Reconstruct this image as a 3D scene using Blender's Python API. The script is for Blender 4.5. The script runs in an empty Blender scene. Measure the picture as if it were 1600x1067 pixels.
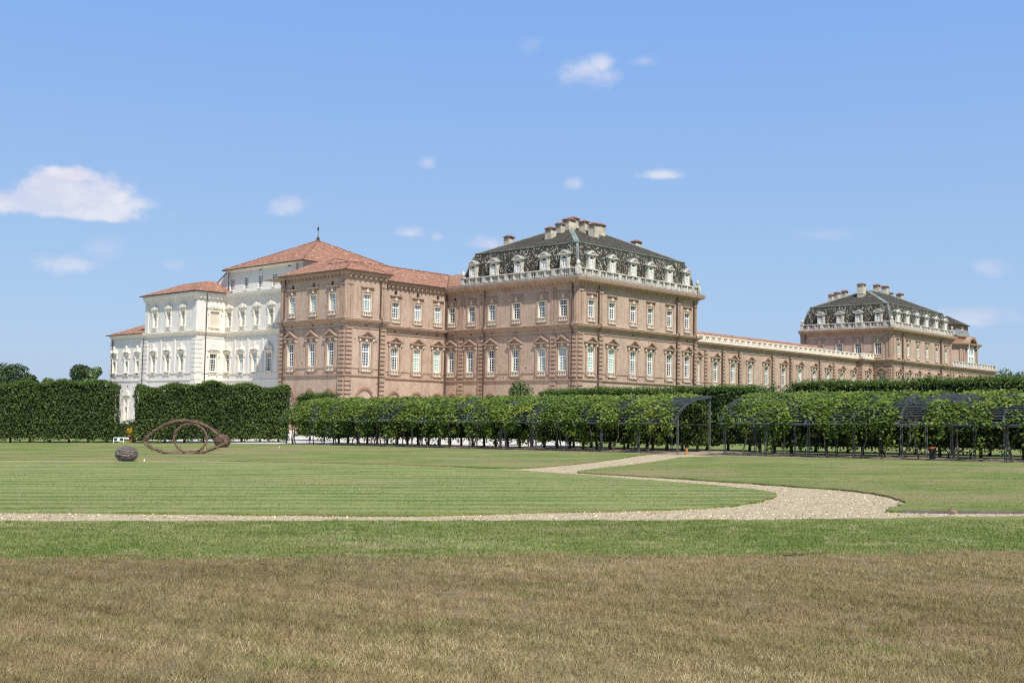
import bpy, math, random
import numpy as np
from mathutils import Vector, Matrix
random.seed(7)
RNG = np.random.default_rng(11)
SC = bpy.context.scene
COL = SC.collection
R = math.radians

# ------------------------------------------------------------------ camera
EYE = 2.4
SLOPE = 0.0154                       # the lawn rises gently to the right
cam = bpy.data.cameras.new('camera')
cam.sensor_width = 36; cam.lens = 36 * 1738.22 / 1600
cam.clip_start = 0.1; cam.clip_end = 6000
camo = bpy.data.objects.new('camera', cam); COL.objects.link(camo)
camo.matrix_world = Matrix.Translation((0, 0, EYE)) @ Matrix.Rotation(math.pi/2 + .0677, 4, 'X') @ Matrix.Rotation(.0179, 4, 'Z')
SC.camera = camo

def gz(x, y=0):                      # ground height
    return SLOPE * max(-75.0, min(75.0, x))
def gza(x): return SLOPE * np.clip(x, -75, 75)

# ------------------------------------------------------------------ node helpers
class NT:
    def __init__(s, tree): s.t = tree; s.n = tree.nodes; s.l = tree.links
    def new(s, typ, **kw):
        nd = s.n.new(typ)
        for k, v in kw.items():
            if k == 'i':
                for a, b in v.items():
                    if hasattr(b, 'default_value') or isinstance(b, bpy.types.NodeSocket): s.l.new(b, nd.inputs[a])
                    else: nd.inputs[a].default_value = b
            else: setattr(nd, k, v)
        return nd
    def math(s, op, a, b=0.0, c=0.0, clamp=False):
        nd = s.new('ShaderNodeMath', operation=op, use_clamp=clamp)
        for i, v in enumerate((a, b, c)):
            if isinstance(v, bpy.types.NodeSocket): s.l.new(v, nd.inputs[i])
            else: nd.inputs[i].default_value = v
        return nd.outputs[0]
    def mix(s, f, a, b):
        nd = s.new('ShaderNodeMix', data_type='RGBA')
        for i, v in ((0, f), (6, a), (7, b)):
            if isinstance(v, bpy.types.NodeSocket): s.l.new(v, nd.inputs[i])
            else: nd.inputs[i].default_value = v if i == 0 else (*v, 1)
        return nd.outputs[2]
    def noise(s, vec, scale, detail=3, rough=.55):
        return s.new('ShaderNodeTexNoise', i={'Vector': vec, 'Scale': scale, 'Detail': detail, 'Roughness': rough}).outputs[0]
    def step(s, v, lo, hi, a=0.0, b=1.0):
        nd = s.new('ShaderNodeMapRange', interpolation_type='SMOOTHSTEP')
        s.l.new(v, nd.inputs[0])
        for i, q in enumerate((lo, hi, a, b)): nd.inputs[i+1].default_value = q
        return nd.outputs[0]
    def scale(s, vec, sc):
        nd = s.new('ShaderNodeVectorMath', operation='MULTIPLY'); s.l.new(vec, nd.inputs[0]); nd.inputs[1].default_value = sc
        return nd.outputs[0]

MATS = {}
def material(name, build, rough=.8, spec=.3, bump=None, transl=0):
    m = bpy.data.materials.new(name); m.use_nodes = True
    t = NT(m.node_tree); t.n.clear()
    out = t.new('ShaderNodeOutputMaterial')
    p = t.new('ShaderNodeBsdfPrincipled'); p.inputs['Roughness'].default_value = rough
    p.inputs['Specular IOR Level'].default_value = spec
    co = t.new('ShaderNodeTexCoord').outputs['Object']
    r = build(t, co)
    col, h = r if isinstance(r, tuple) else (r, None)
    if isinstance(col, bpy.types.NodeSocket): t.l.new(col, p.inputs['Base Color'])
    else: p.inputs['Base Color'].default_value = (*col, 1)
    if h is not None:
        b = t.new('ShaderNodeBump'); b.inputs['Strength'].default_value = bump[0]; b.inputs['Distance'].default_value = bump[1]
        t.l.new(h, b.inputs['Height']); t.l.new(b.outputs[0], p.inputs['Normal'])
    if transl:
        tr = t.new('ShaderNodeBsdfTranslucent')
        if isinstance(col, bpy.types.NodeSocket): t.l.new(col, tr.inputs[0])
        mx = t.new('ShaderNodeMixShader'); mx.inputs[0].default_value = transl
        t.l.new(p.outputs[0], mx.inputs[1]); t.l.new(tr.outputs[0], mx.inputs[2]); t.l.new(mx.outputs[0], out.inputs[0])
    else: t.l.new(p.outputs[0], out.inputs[0])
    MATS[name] = m
    return m

def plain(name, c, var=.12, sc=1.5, rough=.8, spec=.3, streak=0):
    def b(t, co):
        n = t.step(t.noise(co, sc, 5), .3, .7)
        q = t.mix(n, tuple(max(0, x*(1-var)) for x in c), tuple(min(1, x*(1+var)) for x in c))
        if streak: q = t.mix(t.step(t.noise(t.scale(co, (1, 1, .12)), 1.3, 6, .7), .5, .7, 0, streak), q, tuple(x*f for x, f in zip(c, (.68, .66, .62))))
        return q
    return material(name, b, rough, spec)

def brick_builder(base, dark, pale, holes=True):
    def b(t, co):
        big = t.step(t.noise(co, .4, 6, .7), .38, .62)
        mid = t.step(t.noise(co, 2.6, 4, .7), .3, .7)
        rows = t.noise(t.scale(co, (.9, .9, 9)), 1.4, 3, .7)
        fine = t.noise(co, 3.6, 6, .85)
        c = t.mix(big, base, dark)
        c = t.mix(t.math('MULTIPLY', mid, .5), c, pale)
        c = t.mix(t.step(rows, .42, .66, 0, .5), c, tuple(x*.72 for x in base))
        c = t.mix(t.step(fine, .54, .66, 0, .6), c, tuple(min(1, x*1.12) for x in pale))
        c = t.mix(t.step(fine, .34, .46, .6, 0), c, tuple(x*.62 for x in dark))
        wet = t.step(t.noise(t.scale(co, (1, 1, .14)), 1.0, 5, .65), .52, .68, 0, .5)
        c = t.mix(wet, c, tuple(x*.62 for x in dark))
        if holes:
            v = t.new('ShaderNodeTexVoronoi', feature='F1', i={'Vector': t.scale(co, (1, 1, 1.15)), 'Scale': .55, 'Randomness': .55})
            c = t.mix(t.step(v.outputs['Distance'], .07, .1, .8, 0), c, (.06, .04, .03))
        return c, fine
    return b
material('brick', brick_builder((.475, .345, .255), (.37, .255, .185), (.64, .50, .39)), .9, .15, (.35, .03))
material('brick_trim', brick_builder((.42, .29, .21), (.335, .225, .16), (.53, .39, .295), False), .9, .15, (.3, .03))
material('brick_red', brick_builder((.34, .19, .13), (.27, .15, .10), (.43, .28, .2), False), .9, .15, (.3, .03))
plain('frieze', (.50, .40, .30), .15, .9)
plain('cream', (.62, .54, .43), .10, 1.2)
plain('stone', (.56, .52, .44), .25, 1.6, streak=.5)
plain('plaster_white', (.70, .665, .60), .05, .5, streak=.4)
plain('plaster_trim', (.75, .69, .57), .07, 1.5)
plain('blind', (.60, .54, .44), .06, 1.5)
plain('chimney_render', (.52, .46, .35), .25, .9)
plain('window_paint', (.80, .80, .76), .04, 3)
plain('dark_metal', (.035, .032, .03), .3, 3, .5, .5)
plain('pipe_brown', (.10, .06, .045), .2, 2, .6)
plain('copper_green', (.19, .225, .19), .25, 1.1, .7)
plain('lead_grey', (.20, .21, .20), .3, 1.1, .6)
plain('pergola_steel', (.075, .078, .085), .25, 2, .45, .5)
plain('post_steel', (.10, .105, .105), .25, 2, .5, .5)
plain('bark', (.12, .10, .08), .35, 6, .95)
plain('shaded_core', (.022, .028, .014), .4, 3, 1, 0)  # near-black hedge core; the shade inside is put into its colour
plain('white_paint', (.8, .8, .78), .03, 3, .5)
plain('info_panel', (.03, .04, .045), .5, 9, .4)
plain('terracotta', (.45, .19, .12), .2, 6)
plain('orange_plastic', (.55, .24, .06), .2, 5, .6)
plain('kerb_metal', (.13, .115, .11), .25, 4, .8)
plain('bench_wood', (.12, .11, .08), .3, 8, .8)
plain('red_paint', (.45, .08, .05), .2, 5, .5)

def glass_b(t, co):
    n = t.step(t.noise(co, .9, 3), .35, .65)
    return t.mix(n, (.012, .016, .022), (.05, .065, .08))
material('glass', glass_b, .12, .5)
material('glass_dim', lambda t, co: t.mix(t.step(t.noise(co, 1.1, 3), .4, .6), (.07, .09, .11), (.20, .24, .26)), .15, .5)
material('glass_pale', lambda t, co: t.mix(t.step(t.noise(co, 1.2, 3), .35, .65), (.26, .34, .34), (.42, .52, .50)), .25, .5)
material('glass_mint', lambda t, co: t.mix(t.step(t.noise(co, 1.2, 3), .35, .65), (.42, .60, .50), (.52, .68, .58)), .35, .4)

def tiles(lo, hi, pale, stripe):
    def b(t, co):
        n = t.step(t.noise(co, 3.2, 3, .7), .3, .7)
        big = t.step(t.noise(co, .25, 4), .35, .7)
        v = t.new('ShaderNodeTexVoronoi', feature='F1', i={'Vector': t.scale(co, (1, 1, 2.2)), 'Scale': 3.0})
        sp = t.new('ShaderNodeSeparateColor'); t.l.new(v.outputs['Color'], sp.inputs[0])
        c = t.mix(n, lo, hi)
        c = t.mix(t.math('MULTIPLY', big, .35), c, tuple(x*.7 for x in hi))
        c = t.mix(t.step(sp.outputs[0], .80, .9, 0, .75), c, pale)
        c = t.mix(t.step(sp.outputs[1], .84, .92, 0, .6), c, stripe)
        return c, v.outputs['Distance']
    return b
material('roof_tile', tiles((.225, .10, .06), (.34, .175, .11), (.50, .33, .23), (.12, .055, .038)), .9, .15, (.6, .12))
material('small_tile', tiles((.20, .09, .065), (.30, .15, .11), (.4, .27, .2), (.1, .05, .04)), .9, .15, (.6, .12))

def slate(pale_amt, pale):
    def b(t, co):
        v = t.new('ShaderNodeTexVoronoi', feature='F1', i={'Vector': t.scale(co, (1, 1, .8)), 'Scale': 6.4, 'Randomness': .9})
        sp = t.new('ShaderNodeSeparateColor'); t.l.new(v.outputs['Color'], sp.inputs[0])
        c = t.mix(sp.outputs[2], (.022, .022, .017), (.058, .055, .043))
        grp = t.step(t.noise(co, .5, 3), .35, .7, -.06, .1)
        c = t.mix(t.step(t.math('ADD', sp.outputs[0], grp), pale_amt, pale_amt+.04), c, pale)
        c = t.mix(t.step(sp.outputs[1], .90, .93, 0, .8), c, (.13, .06, .045))
        c = t.mix(t.step(t.noise(co, .8, 4), .52, .72, 0, .35), c, (.15, .15, .105))
        return c, v.outputs['Distance']
    return b
material('slate_mansard', slate(.83, (.34, .325, .26)), .85, .15, (.6, .1))
material('slate_top', slate(.74, (.105, .098, .07)), .85, .15, (.6, .1))

def leafmat(name, a, b_, c_, transl=.28, rough=.55, patch=None):
    def b(t, co):
        at = t.new('ShaderNodeAttribute', attribute_name='rnd').outputs['Fac']
        cr = t.new('ShaderNodeValToRGB'); t.l.new(at, cr.inputs[0])
        e = cr.color_ramp.elements; e[0].color = (*a, 1); e[1].color = (*c_, 1); e[1].position = 1
        m = e.new(.55); m.color = (*b_, 1)
        n = t.step(t.noise(co, .7, 3), .3, .7)
        q = t.mix(n, cr.outputs[0], t.mix(.35, cr.outputs[0], b_))
        for (pc, sc_, lo_, hi_, am) in (patch or []): q = t.mix(t.step(t.noise(t.scale(co, (1, 1.5, 1)), sc_, 5, .65), lo_, hi_, 0, am), q, pc)
        return q
    return material(name, b, rough, .35, transl=transl)
leafmat('hedge_leaf', (.032, .058, .010), (.072, .115, .018), (.15, .19, .035))
leafmat('hedge_shoot', (.06, .11, .014), (.10, .17, .022), (.17, .24, .04), .4)
leafmat('vine_leaf', (.05, .09, .011), (.125, .185, .022), (.26, .31, .045), .3)
leafmat('tree_leaf', (.028, .055, .014), (.05, .085, .022), (.085, .12, .035))
leafmat('pale_leaf', (.07, .11, .03), (.12, .17, .05), (.20, .25, .09), .3)
leafmat('flower', (.55, .30, .02), (.70, .42, .03), (.75, .55, .08), .2)
leafmat('grass_green_blade', (.145, .18, .035), (.265, .295, .085), (.56, .53, .27), .3, .7, [((.135, .20, .028), .45, .47, .6, .75), ((.45, .39, .20), 1.0, .53, .64, .7), ((.40, .31, .17), .22, .55, .68, .6)])
leafmat('grass_dry_blade', (.12, .09, .03), (.375, .29, .125), (.86, .71, .43), .25, .8, [((.36, .245, .13), .7, .5, .64, .5), ((.20, .20, .075), .5, .52, .64, .45), ((.50, .39, .22), 1.9, .55, .66, .5)])

leafmat('stone_chip', (.16, .12, .07), (.50, .40, .26), (.85, .74, .56), .05, .9)
def lawn_build(kind):
    def b(t, co):
        sx = t.scale(co, (.55, 1.3, 1))
        f1 = t.noise(co, 22, 4, .75); f2 = t.noise(sx, 3.0, 5, .7); f3 = t.noise(sx, .35, 4, .6)
        if kind == 'dry':
            c = t.mix(t.step(f3, .4, .6), (.185, .15, .07), (.31, .215, .125))
            c = t.mix(t.step(f2, .45, .7, 0, .7), c, (.17, .155, .07))
        else:
            g1, g2 = ((.12, .185, .036), (.235, .27, .075)) if kind != 'far' else ((.13, .19, .038), (.24, .25, .08))
            c = t.mix(t.step(f3, .38, .62), g1, g2)
            c = t.mix(t.step(f2, .5, .66, 0, .7), c, (.38, .345, .165))
            c = t.mix(t.step(t.noise(sx, .13, 5, .65), .47, .62, 0, .4 if kind != 'far' else .85), c, (.32, .255, .13))
            if kind == 'oval':
                wv = t.new('ShaderNodeTexWave', wave_type='BANDS', bands_direction='Y',
                           i={'Vector': co, 'Scale': .22, 'Distortion': 3.4, 'Detail': 3, 'Detail Scale': .5}).outputs[0]
                c = t.mix(t.step(wv, .45, .9, 0, .65), c, (.36, .385, .165))
            if kind == 'far':
                c = t.mix(t.step(t.noise(t.scale(co, (1, 3, 1)), .22, 3), .58, .7, 0, .7), c, (.11, .19, .035))
        c = t.mix(t.step(f1, .3, .75, 0, .45), c, (.07, .085, .025) if kind != 'dry' else (.09, .065, .03))
        return c, t.math('ADD', f1, t.math('MULTIPLY', f2, 1.5))
    return b
for k in ('green', 'far', 'oval', 'dry'):
    material('lawn_' + k, lawn_build(k), .95, .1, (.8, .06))
def gravel_b(t, co):
    v = t.new('ShaderNodeTexVoronoi', feature='F1', i={'Vector': co, 'Scale': 34})
    sp = t.new('ShaderNodeSeparateColor'); t.l.new(v.outputs['Color'], sp.inputs[0])
    g = t.noise(t.scale(co, (1, 1.6, 1)), 7, 6, .8)
    c = t.mix(sp.outputs[0], (.50, .385, .22), (.93, .76, .48))
    c = t.mix(t.step(g, .42, .6, 0, .6), c, (.70, .56, .38))
    c = t.mix(t.step(g, .36, .46, .6, 0), c, (.33, .24, .14))
    c = t.mix(t.step(t.noise(t.scale(co, (1, 3.5, 1)), .9, 6, .75), .52, .64, 0, .6), c, (.40, .30, .19))
    c = t.mix(t.step(t.noise(t.scale(co, (1, 3, 1)), 1.9, 5, .8), .575, .66, 0, .75), c, (.20, .215, .085))
    c = t.mix(t.step(t.noise(t.scale(co, (1, 4, 1)), 2.6, 4, .8), .62, .68, 0, .8), c, (.17, .125, .075))
    return c, t.math('ADD', v.outputs['Distance'], t.noise(co, 3, 5))
material('gravel', gravel_b, .95, .1, (.9, .08))
material('court_gravel', lambda t, co: t.mix(t.noise(co, .8, 4), (.48, .43, .35), (.60, .55, .46)), .95, .1)
material('soil', lambda t, co: t.mix(t.step(t.noise(co, 1.4, 5, .7), .35, .65), (.22, .165, .11), (.36, .29, .21)), .95, .1)
def wick(t, co):
    v = t.noise(t.scale(co, (1, 1, 7)), 3.2, 5, .8)
    return t.mix(t.step(v, .35, .65), (.11, .09, .08), (.34, .30, .265)), v
material('wicker_grey', wick, .9, .1, (1, .08))
plain('wicker_brown', (.155, .10, .07), .45, 7, .9)

# ------------------------------------------------------------------ object helpers
def link(name, me, parent=None, loc=None, rz=None):
    o = bpy.data.objects.new(name, me); COL.objects.link(o)
    if parent is not None: o.parent = parent
    if loc is not None: o.location = loc
    if rz: o.rotation_euler = (0, 0, rz)
    return o
def tag(o, label=None, cat=None, group=None, kind=None):
    if label: o['label'] = label
    if cat: o['category'] = cat
    if group: o['group'] = group
    if kind: o['kind'] = kind
    return o
def empty(name, loc, rz, label, cat, group=None):
    return tag(link(name, None, None, loc, rz), label, cat, group)

class F:                              # facade frame: x along the wall, y into it, 'out' is towards the viewer
    def __init__(s, ox=0, oy=0, ang=0, oz=0): s.o = (ox, oy, oz); s.a = ang; s.c = math.cos(ang); s.s = math.sin(ang)
    def __call__(s, x, y, z): return (s.o[0] + x*s.c - y*s.s, s.o[1] + x*s.s + y*s.c, s.o[2] + z)
ID = F()
class M:
    def __init__(s): s.v = []; s.f = []; s.m = []
    def add(s, vs, fs, T=ID, mi=0):
        b = len(s.v); s.v += [T(*p) for p in vs]
        for f in fs: s.f.append([b+i for i in f]); s.m.append(mi)
    def box(s, x0, x1, y0, y1, z0, z1, T=ID, mi=0):
        s.add([(x, y, z) for z in (z0, z1) for y in (y0, y1) for x in (x0, x1)],
              [(0, 2, 3, 1), (4, 5, 7, 6), (0, 1, 5, 4), (2, 6, 7, 3), (0, 4, 6, 2), (1, 3, 7, 5)], T, mi)
    def taper(s, cx, cy, z0, z1, r0, r1, T=ID, mi=0, n=8, ry=None):
        q = 1 if ry is None else ry
        vs = [(cx + r*math.cos(2*math.pi*i/n), cy + q*r*math.sin(2*math.pi*i/n), z) for r, z in ((r0, z0), (r1, z1)) for i in range(n)]
        s.add(vs, [(i, (i+1) % n, n+(i+1) % n, n+i) for i in range(n)] + [tuple(range(n-1, -1, -1)), tuple(range(n, 2*n))], T, mi)
    def prism(s, poly, y0, y1, T=ID, mi=0):          # polygon in x,z extruded along y
        n = len(poly)
        s.add([(x, y, z) for y in (y0, y1) for x, z in poly],
              [tuple(range(n-1, -1, -1)) if 0 else tuple(range(n)), tuple(range(2*n-1, n-1, -1))] + [(i, n+i, n+(i+1) % n, (i+1) % n) for i in range(n)], T, mi)
    def slab(s, pts, t=.12, T=ID, mi=0):             # roof polygon with thickness
        n = len(pts)
        s.add(list(pts) + [(x, y, z-t) for x, y, z in pts],
              [tuple(range(n)), tuple(range(2*n-1, n-1, -1))] + [(i, n+i, n+(i+1) % n, (i+1) % n) for i in range(n)], T, mi)
    def tube(s, pts, rad, n=6, mi=0, T=ID):
        b = []
        P = [Vector(p) for p in pts]
        rr = rad if isinstance(rad, (list, tuple)) else [rad]*len(P)
        base = len(s.v)
        for i, p in enumerate(P):
            d = (P[min(i+1, len(P)-1)] - P[max(i-1, 0)]).normalized()
            a = d.orthogonal().normalized() if i == 0 else (a - d*a.dot(d)).normalized()
            c = d.cross(a)
            for k in range(n):
                w = p + (a*math.cos(2*math.pi*k/n) + c*math.sin(2*math.pi*k/n))*rr[i]
                s.v.append(T(*w))
        for i in range(len(P)-1):
            for k in range(n):
                s.f.append([base+i*n+k, base+i*n+(k+1) % n, base+(i+1)*n+(k+1) % n, base+(i+1)*n+k]); s.m.append(mi)
        s.f.append([base+k for k in range(n-1, -1, -1)]); s.m.append(mi)
        s.f.append([base+(len(P)-1)*n+k for k in range(n)]); s.m.append(mi)
    def sweep(s, path, prof, closed=False, mi=0):    # profile (out, z) swept along a plan path, mitred
        n = len(path); N = []
        for i in range(n):
            ds = []
            if i > 0 or closed: a, b = path[i-1], path[i]; ds.append((b[0]-a[0], b[1]-a[1]))
            if i < n-1 or closed: a, b = path[i], path[(i+1) % n]; ds.append((b[0]-a[0], b[1]-a[1]))
            ns = [(d[1]/math.hypot(*d), -d[0]/math.hypot(*d)) for d in ds]
            if len(ns) == 2:
                q = 1 + ns[0][0]*ns[1][0] + ns[0][1]*ns[1][1]
                N.append(((ns[0][0]+ns[1][0])/q, (ns[0][1]+ns[1][1])/q))
            else: N.append(ns[0])
        k = len(prof); base = len(s.v)
        for (u, v), (a, b) in zip(path, N):
            for o, z in prof: s.v.append((u + a*o, v + b*o, z))
        for i in range(n if closed else n-1):
            j = (i+1) % n
            for q in range(k):
                r = (q+1) % k
                s.f.append([base+i*k+q, base+j*k+q, base+j*k+r, base+i*k+r]); s.m.append(mi)
        if not closed:
            s.f.append([base+q for q in range(k)]); s.m.append(mi)
            s.f.append([base+(n-1)*k+q for q in range(k-1, -1, -1)]); s.m.append(mi)
    def mesh(s, name, mats, off=(0, 0, 0)):
        me = bpy.data.meshes.new(name)
        ox, oy, oz = off
        me.from_pydata([(x-ox, y-oy, z-oz) for x, y, z in s.v], [], s.f)
        for m in (mats if isinstance(mats, (list, tuple)) else [mats]): me.materials.append(MATS[m])
        me.polygons.foreach_set('material_index', s.m)
        me.update()
        import bmesh
        bm = bmesh.new(); bm.from_mesh(me); bmesh.ops.recalc_face_normals(bm, faces=bm.faces); bm.to_mesh(me); bm.free()
        return me
    def build(s, name, mats, parent=None, off=(0, 0, 0), label=None):
        o = link(name, s.mesh(name, mats, off), parent)
        if label: o['label'] = label
        return o

# ------------------------------------------------------------------ leaf meshes
def quads_mesh(name, V, mat, rnd, nper=4):
    n = len(V)//nper
    me = bpy.data.meshes.new(name)
    me.vertices.add(len(V)); me.vertices.foreach_set('co', np.ascontiguousarray(V, dtype=np.float32).ravel())
    me.loops.add(n*nper); me.loops.foreach_set('vertex_index', np.arange(n*nper, dtype=np.int32))
    me.polygons.add(n); me.polygons.foreach_set('loop_start', np.arange(0, n*nper, nper, dtype=np.int32))
    try: me.polygons.foreach_set('loop_total', np.full(n, nper, dtype=np.int32))
    except Exception: pass
    me.update(calc_edges=True)
    at = me.attributes.new('rnd', 'FLOAT', 'FACE'); at.data.foreach_set('value', rnd.astype(np.float32))
    me.materials.append(MATS[mat])
    return me
def leaves(name, P, Nn, size, mat, parent=None, spread=.9, rnd=None, aspect=.62, up=0):
    n = len(P)
    N = Nn + RNG.normal(0, spread, (n, 3)) * .7; N[:, 2] += up
    N /= np.linalg.norm(N, axis=1)[:, None] + 1e-9
    A = RNG.normal(size=(n, 3)); A -= N * (A*N).sum(1)[:, None]; A /= np.linalg.norm(A, axis=1)[:, None]
    B = np.cross(N, A)
    s = (size * RNG.uniform(.6, 1.35, n))[:, None]
    V = np.empty((n, 4, 3)); fold = N * s * .12
    V[:, 0] = P - A*s*.5; V[:, 1] = P + B*s*aspect*.5 + fold; V[:, 2] = P + A*s*.5; V[:, 3] = P - B*s*aspect*.5 + fold
    if rnd is None: rnd = RNG.beta(2, 2, n)
    o = link(name, quads_mesh(name, V.reshape(-1, 3), mat, rnd), parent)
    return o
def lumpy(P, s=1.0, seed=0):                         # cheap smooth noise -1..1
    r = np.random.default_rng(seed); v = np.zeros(len(P))
    for k in range(5):
        d = r.normal(size=3) * (1.2 + .8*k) * s; v += np.sin(P @ d + r.uniform(0, 6.28)) / (1 + .5*k)
    return v / 2.2

# ------------------------------------------------------------------ window kinds
KIND = {}
def panes(m, w, z0, z1, tr=None, cols=3, rows=7, y=.24, b=.065, bb=.09):
    x = w/2
    m.box(-x, -x+bb, y, y+.08, z0, z1); m.box(x-bb, x, y, y+.08, z0, z1)
    m.box(-x+bb, x-bb, y, y+.08, z0, z0+bb); m.box(-x+bb, x-bb, y, y+.08, z1-bb, z1)
    for c in range(1, cols):
        q = -x + w*c/cols; m.box(q-b/2, q+b/2, y+.01, y+.07, z0+bb, z1-bb)
    for r in range(1, rows):
        q = z0 + (z1-z0)*r/rows; h = b*.8
        if tr is not None and r == tr: h = .2
        m.box(-x+bb, x-bb, y+.015 if h < .2 else y-.005, y+.065 if h < .2 else y+.075, q-h/2, q+h/2)
def opening(w, h, glass, rev='cream', d=.33):
    m = M(); x = w/2
    m.add([(-x, 0, 0), (-x, d, 0), (-x, d, h), (-x, 0, h)], [(0, 1, 2, 3)])
    m.add([(x, 0, 0), (x, d, 0), (x, d, h), (x, 0, h)], [(3, 2, 1, 0)])
    m.add([(-x, 0, h), (x, 0, h), (x, d, h), (-x, d, h)], [(0, 1, 2, 3)])
    m.add([(-x, 0, 0), (x, 0, 0), (x, d, 0), (-x, d, 0)], [(3, 2, 1, 0)])
    m.add([(-x, d, 0), (x, d, 0), (x, d, h), (-x, d, h)], [(0, 1, 2, 3)], ID, 1)
    return m.mesh('window', [rev, glass])
def pediment_mesh(w, z, h, mats, deep=.38):
    m = M(); x = w/2
    m.box(-x, x, -deep, 0, z, z+.17); m.box(-x+.12, x-.12, -deep+.12, 0, z-.14, z)
    for s in (-1, 1):
        m.prism([(s*x*1.02, z+.17), (0, z+h), (0, z+h-.26), (s*(x-.42), z+.17)], -deep-.05, -.02)
    m.prism([(-x+.42, z+.17), (x-.42, z+.17), (0, z+h-.28)], -.09, 0, ID, 0)
    for s in (-1, 1):
        m.box(s*(x-.3)-.14, s*(x-.3)+.14, -.28, 0, z-.46, z-.14, ID, 1)
    m.box(-.2, .2, -.22, 0, z-.52, z-.14, ID, 1)
    m.box(-.62, .62, -.1, 0, z-.68, z-.52)
    return m.mesh('pediment', mats)
def parapet_mesh(w, top=-.12, bot=-.82, mat='cream'):
    m = M(); x = w/2 + .04
    m.box(-x, x, -.16, 0, top-.12, top); m.box(-x-.06, x+.06, -.2, 0, bot, bot+.17)
    n = 5
    for i in range(n):
        q = -x + .14 + (2*x-.28)*i/(n-1); m.taper(q, -.07, bot+.17, top-.12, .065, .065, n=6)
    return m.mesh('sill_balustrade', mat)
def surround_mesh(w, z0, z1, mats, pil=True):
    m = M(); x = w/2; H0 = 3.3 if pil else z1
    for s in (-1, 1):
        a, b = sorted((s*x, s*(x+.1))); m.box(a, b, -.07, 0, 0, H0)
    m.box(-x-.1, x+.1, -.07, 0, H0, H0+.1)
    if not pil:
        for s in (-1, 1):
            a, b = sorted((s*(x+.14), s*(x+.34))); m.box(a, b, -.1, 0, -.75, H0+.3, ID, 1)
    if pil:
        for s in (-1, 1):
            a, b = sorted((s*(x+.2), s*(x+.5))); m.box(a, b, -.14, 0, z0, z1, ID, 1)
            a, b = sorted((s*(x+.16), s*(x+.62))); m.box(a, b, -.2, 0, z0+.55, z0+.72, ID, 1)
    return m.mesh('surround', mats)
def hood_mesh(w, z, mats):
    m = M(); x = w/2
    m.box(-x-.45, x+.45, -.3, 0, z+.95, z+1.1); m.box(-x-.35, x+.35, -.2, 0, z+.82, z+.95)
    m.box(-x-.3, x+.3, -.05, 0, z+.2, z+.82)
    m.box(-.16, .16, -.17, 0, z+.25, z+.8, ID, 1)
    for s in (-1, 1): m.prism([(s*.16, z+.3), (s*.75, z+.22), (s*.5, z+.6), (s*.16, z+.72)], -.11, -.052)
    return m.mesh('hood', mats)

def kind(name, glass='glass', **k): KIND[name] = k['parts']
def frame_of(w, h, **k):
    m = M(); panes(m, w, 0, h, **k); return m.mesh('frame', 'window_paint')
LW_, LH = 1.5, 3.3
fr_low = frame_of(LW_, LH, tr=5, cols=3, rows=8)
sur_low = surround_mesh(LW_, -1.3, 4.05, ['cream', 'brick_trim'])
ped_low = pediment_mesh(3.1, 4.05, 1.15, ['brick_trim', 'cream'])
par_low = parapet_mesh(LW_)
for nm, gl in (('low', 'glass'), ('low_dim', 'glass_dim'), ('low_mint', 'glass_mint'), ('low_pale', 'glass_pale')):
    KIND[nm] = [('window', opening(LW_, LH, gl)), ('frame', fr_low), ('surround', sur_low), ('pediment', ped_low), ('sill_balustrade', par_low)]
UH = 2.42
fr_up = frame_of(LW_, UH, tr=4, cols=3, rows=6)
sur_up = surround_mesh(LW_, -.75, UH, ['cream', 'brick_trim'], False)
hood_up = hood_mesh(LW_, UH, ['brick_trim', 'cream'])
par_up = parapet_mesh(LW_, -.1, -.75)
for nm, gl in (('up', 'glass'), ('up_dim', 'glass_dim'), ('up_pale', 'glass_pale')):
    KIND[nm] = [('window', opening(LW_, UH, gl)), ('frame', fr_up), ('surround', sur_up), ('hood', hood_up), ('sill_balustrade', par_up)]
m = M(); panes(m, .62, 0, .62, cols=2, rows=1, y=.2, b=.04, bb=.05)
KIND['mezz'] = [('window', opening(.62, .62, 'glass', 'frieze', .3)), ('frame', m.mesh('frame', 'copper_green'))]
KIND['hole'] = [('window', opening(.42, .36, 'glass', 'brick_trim', .4))]
KIND['hole_grey'] = [('window', opening(.5, .9, 'glass_pale', 'lead_grey', .25))]
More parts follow.
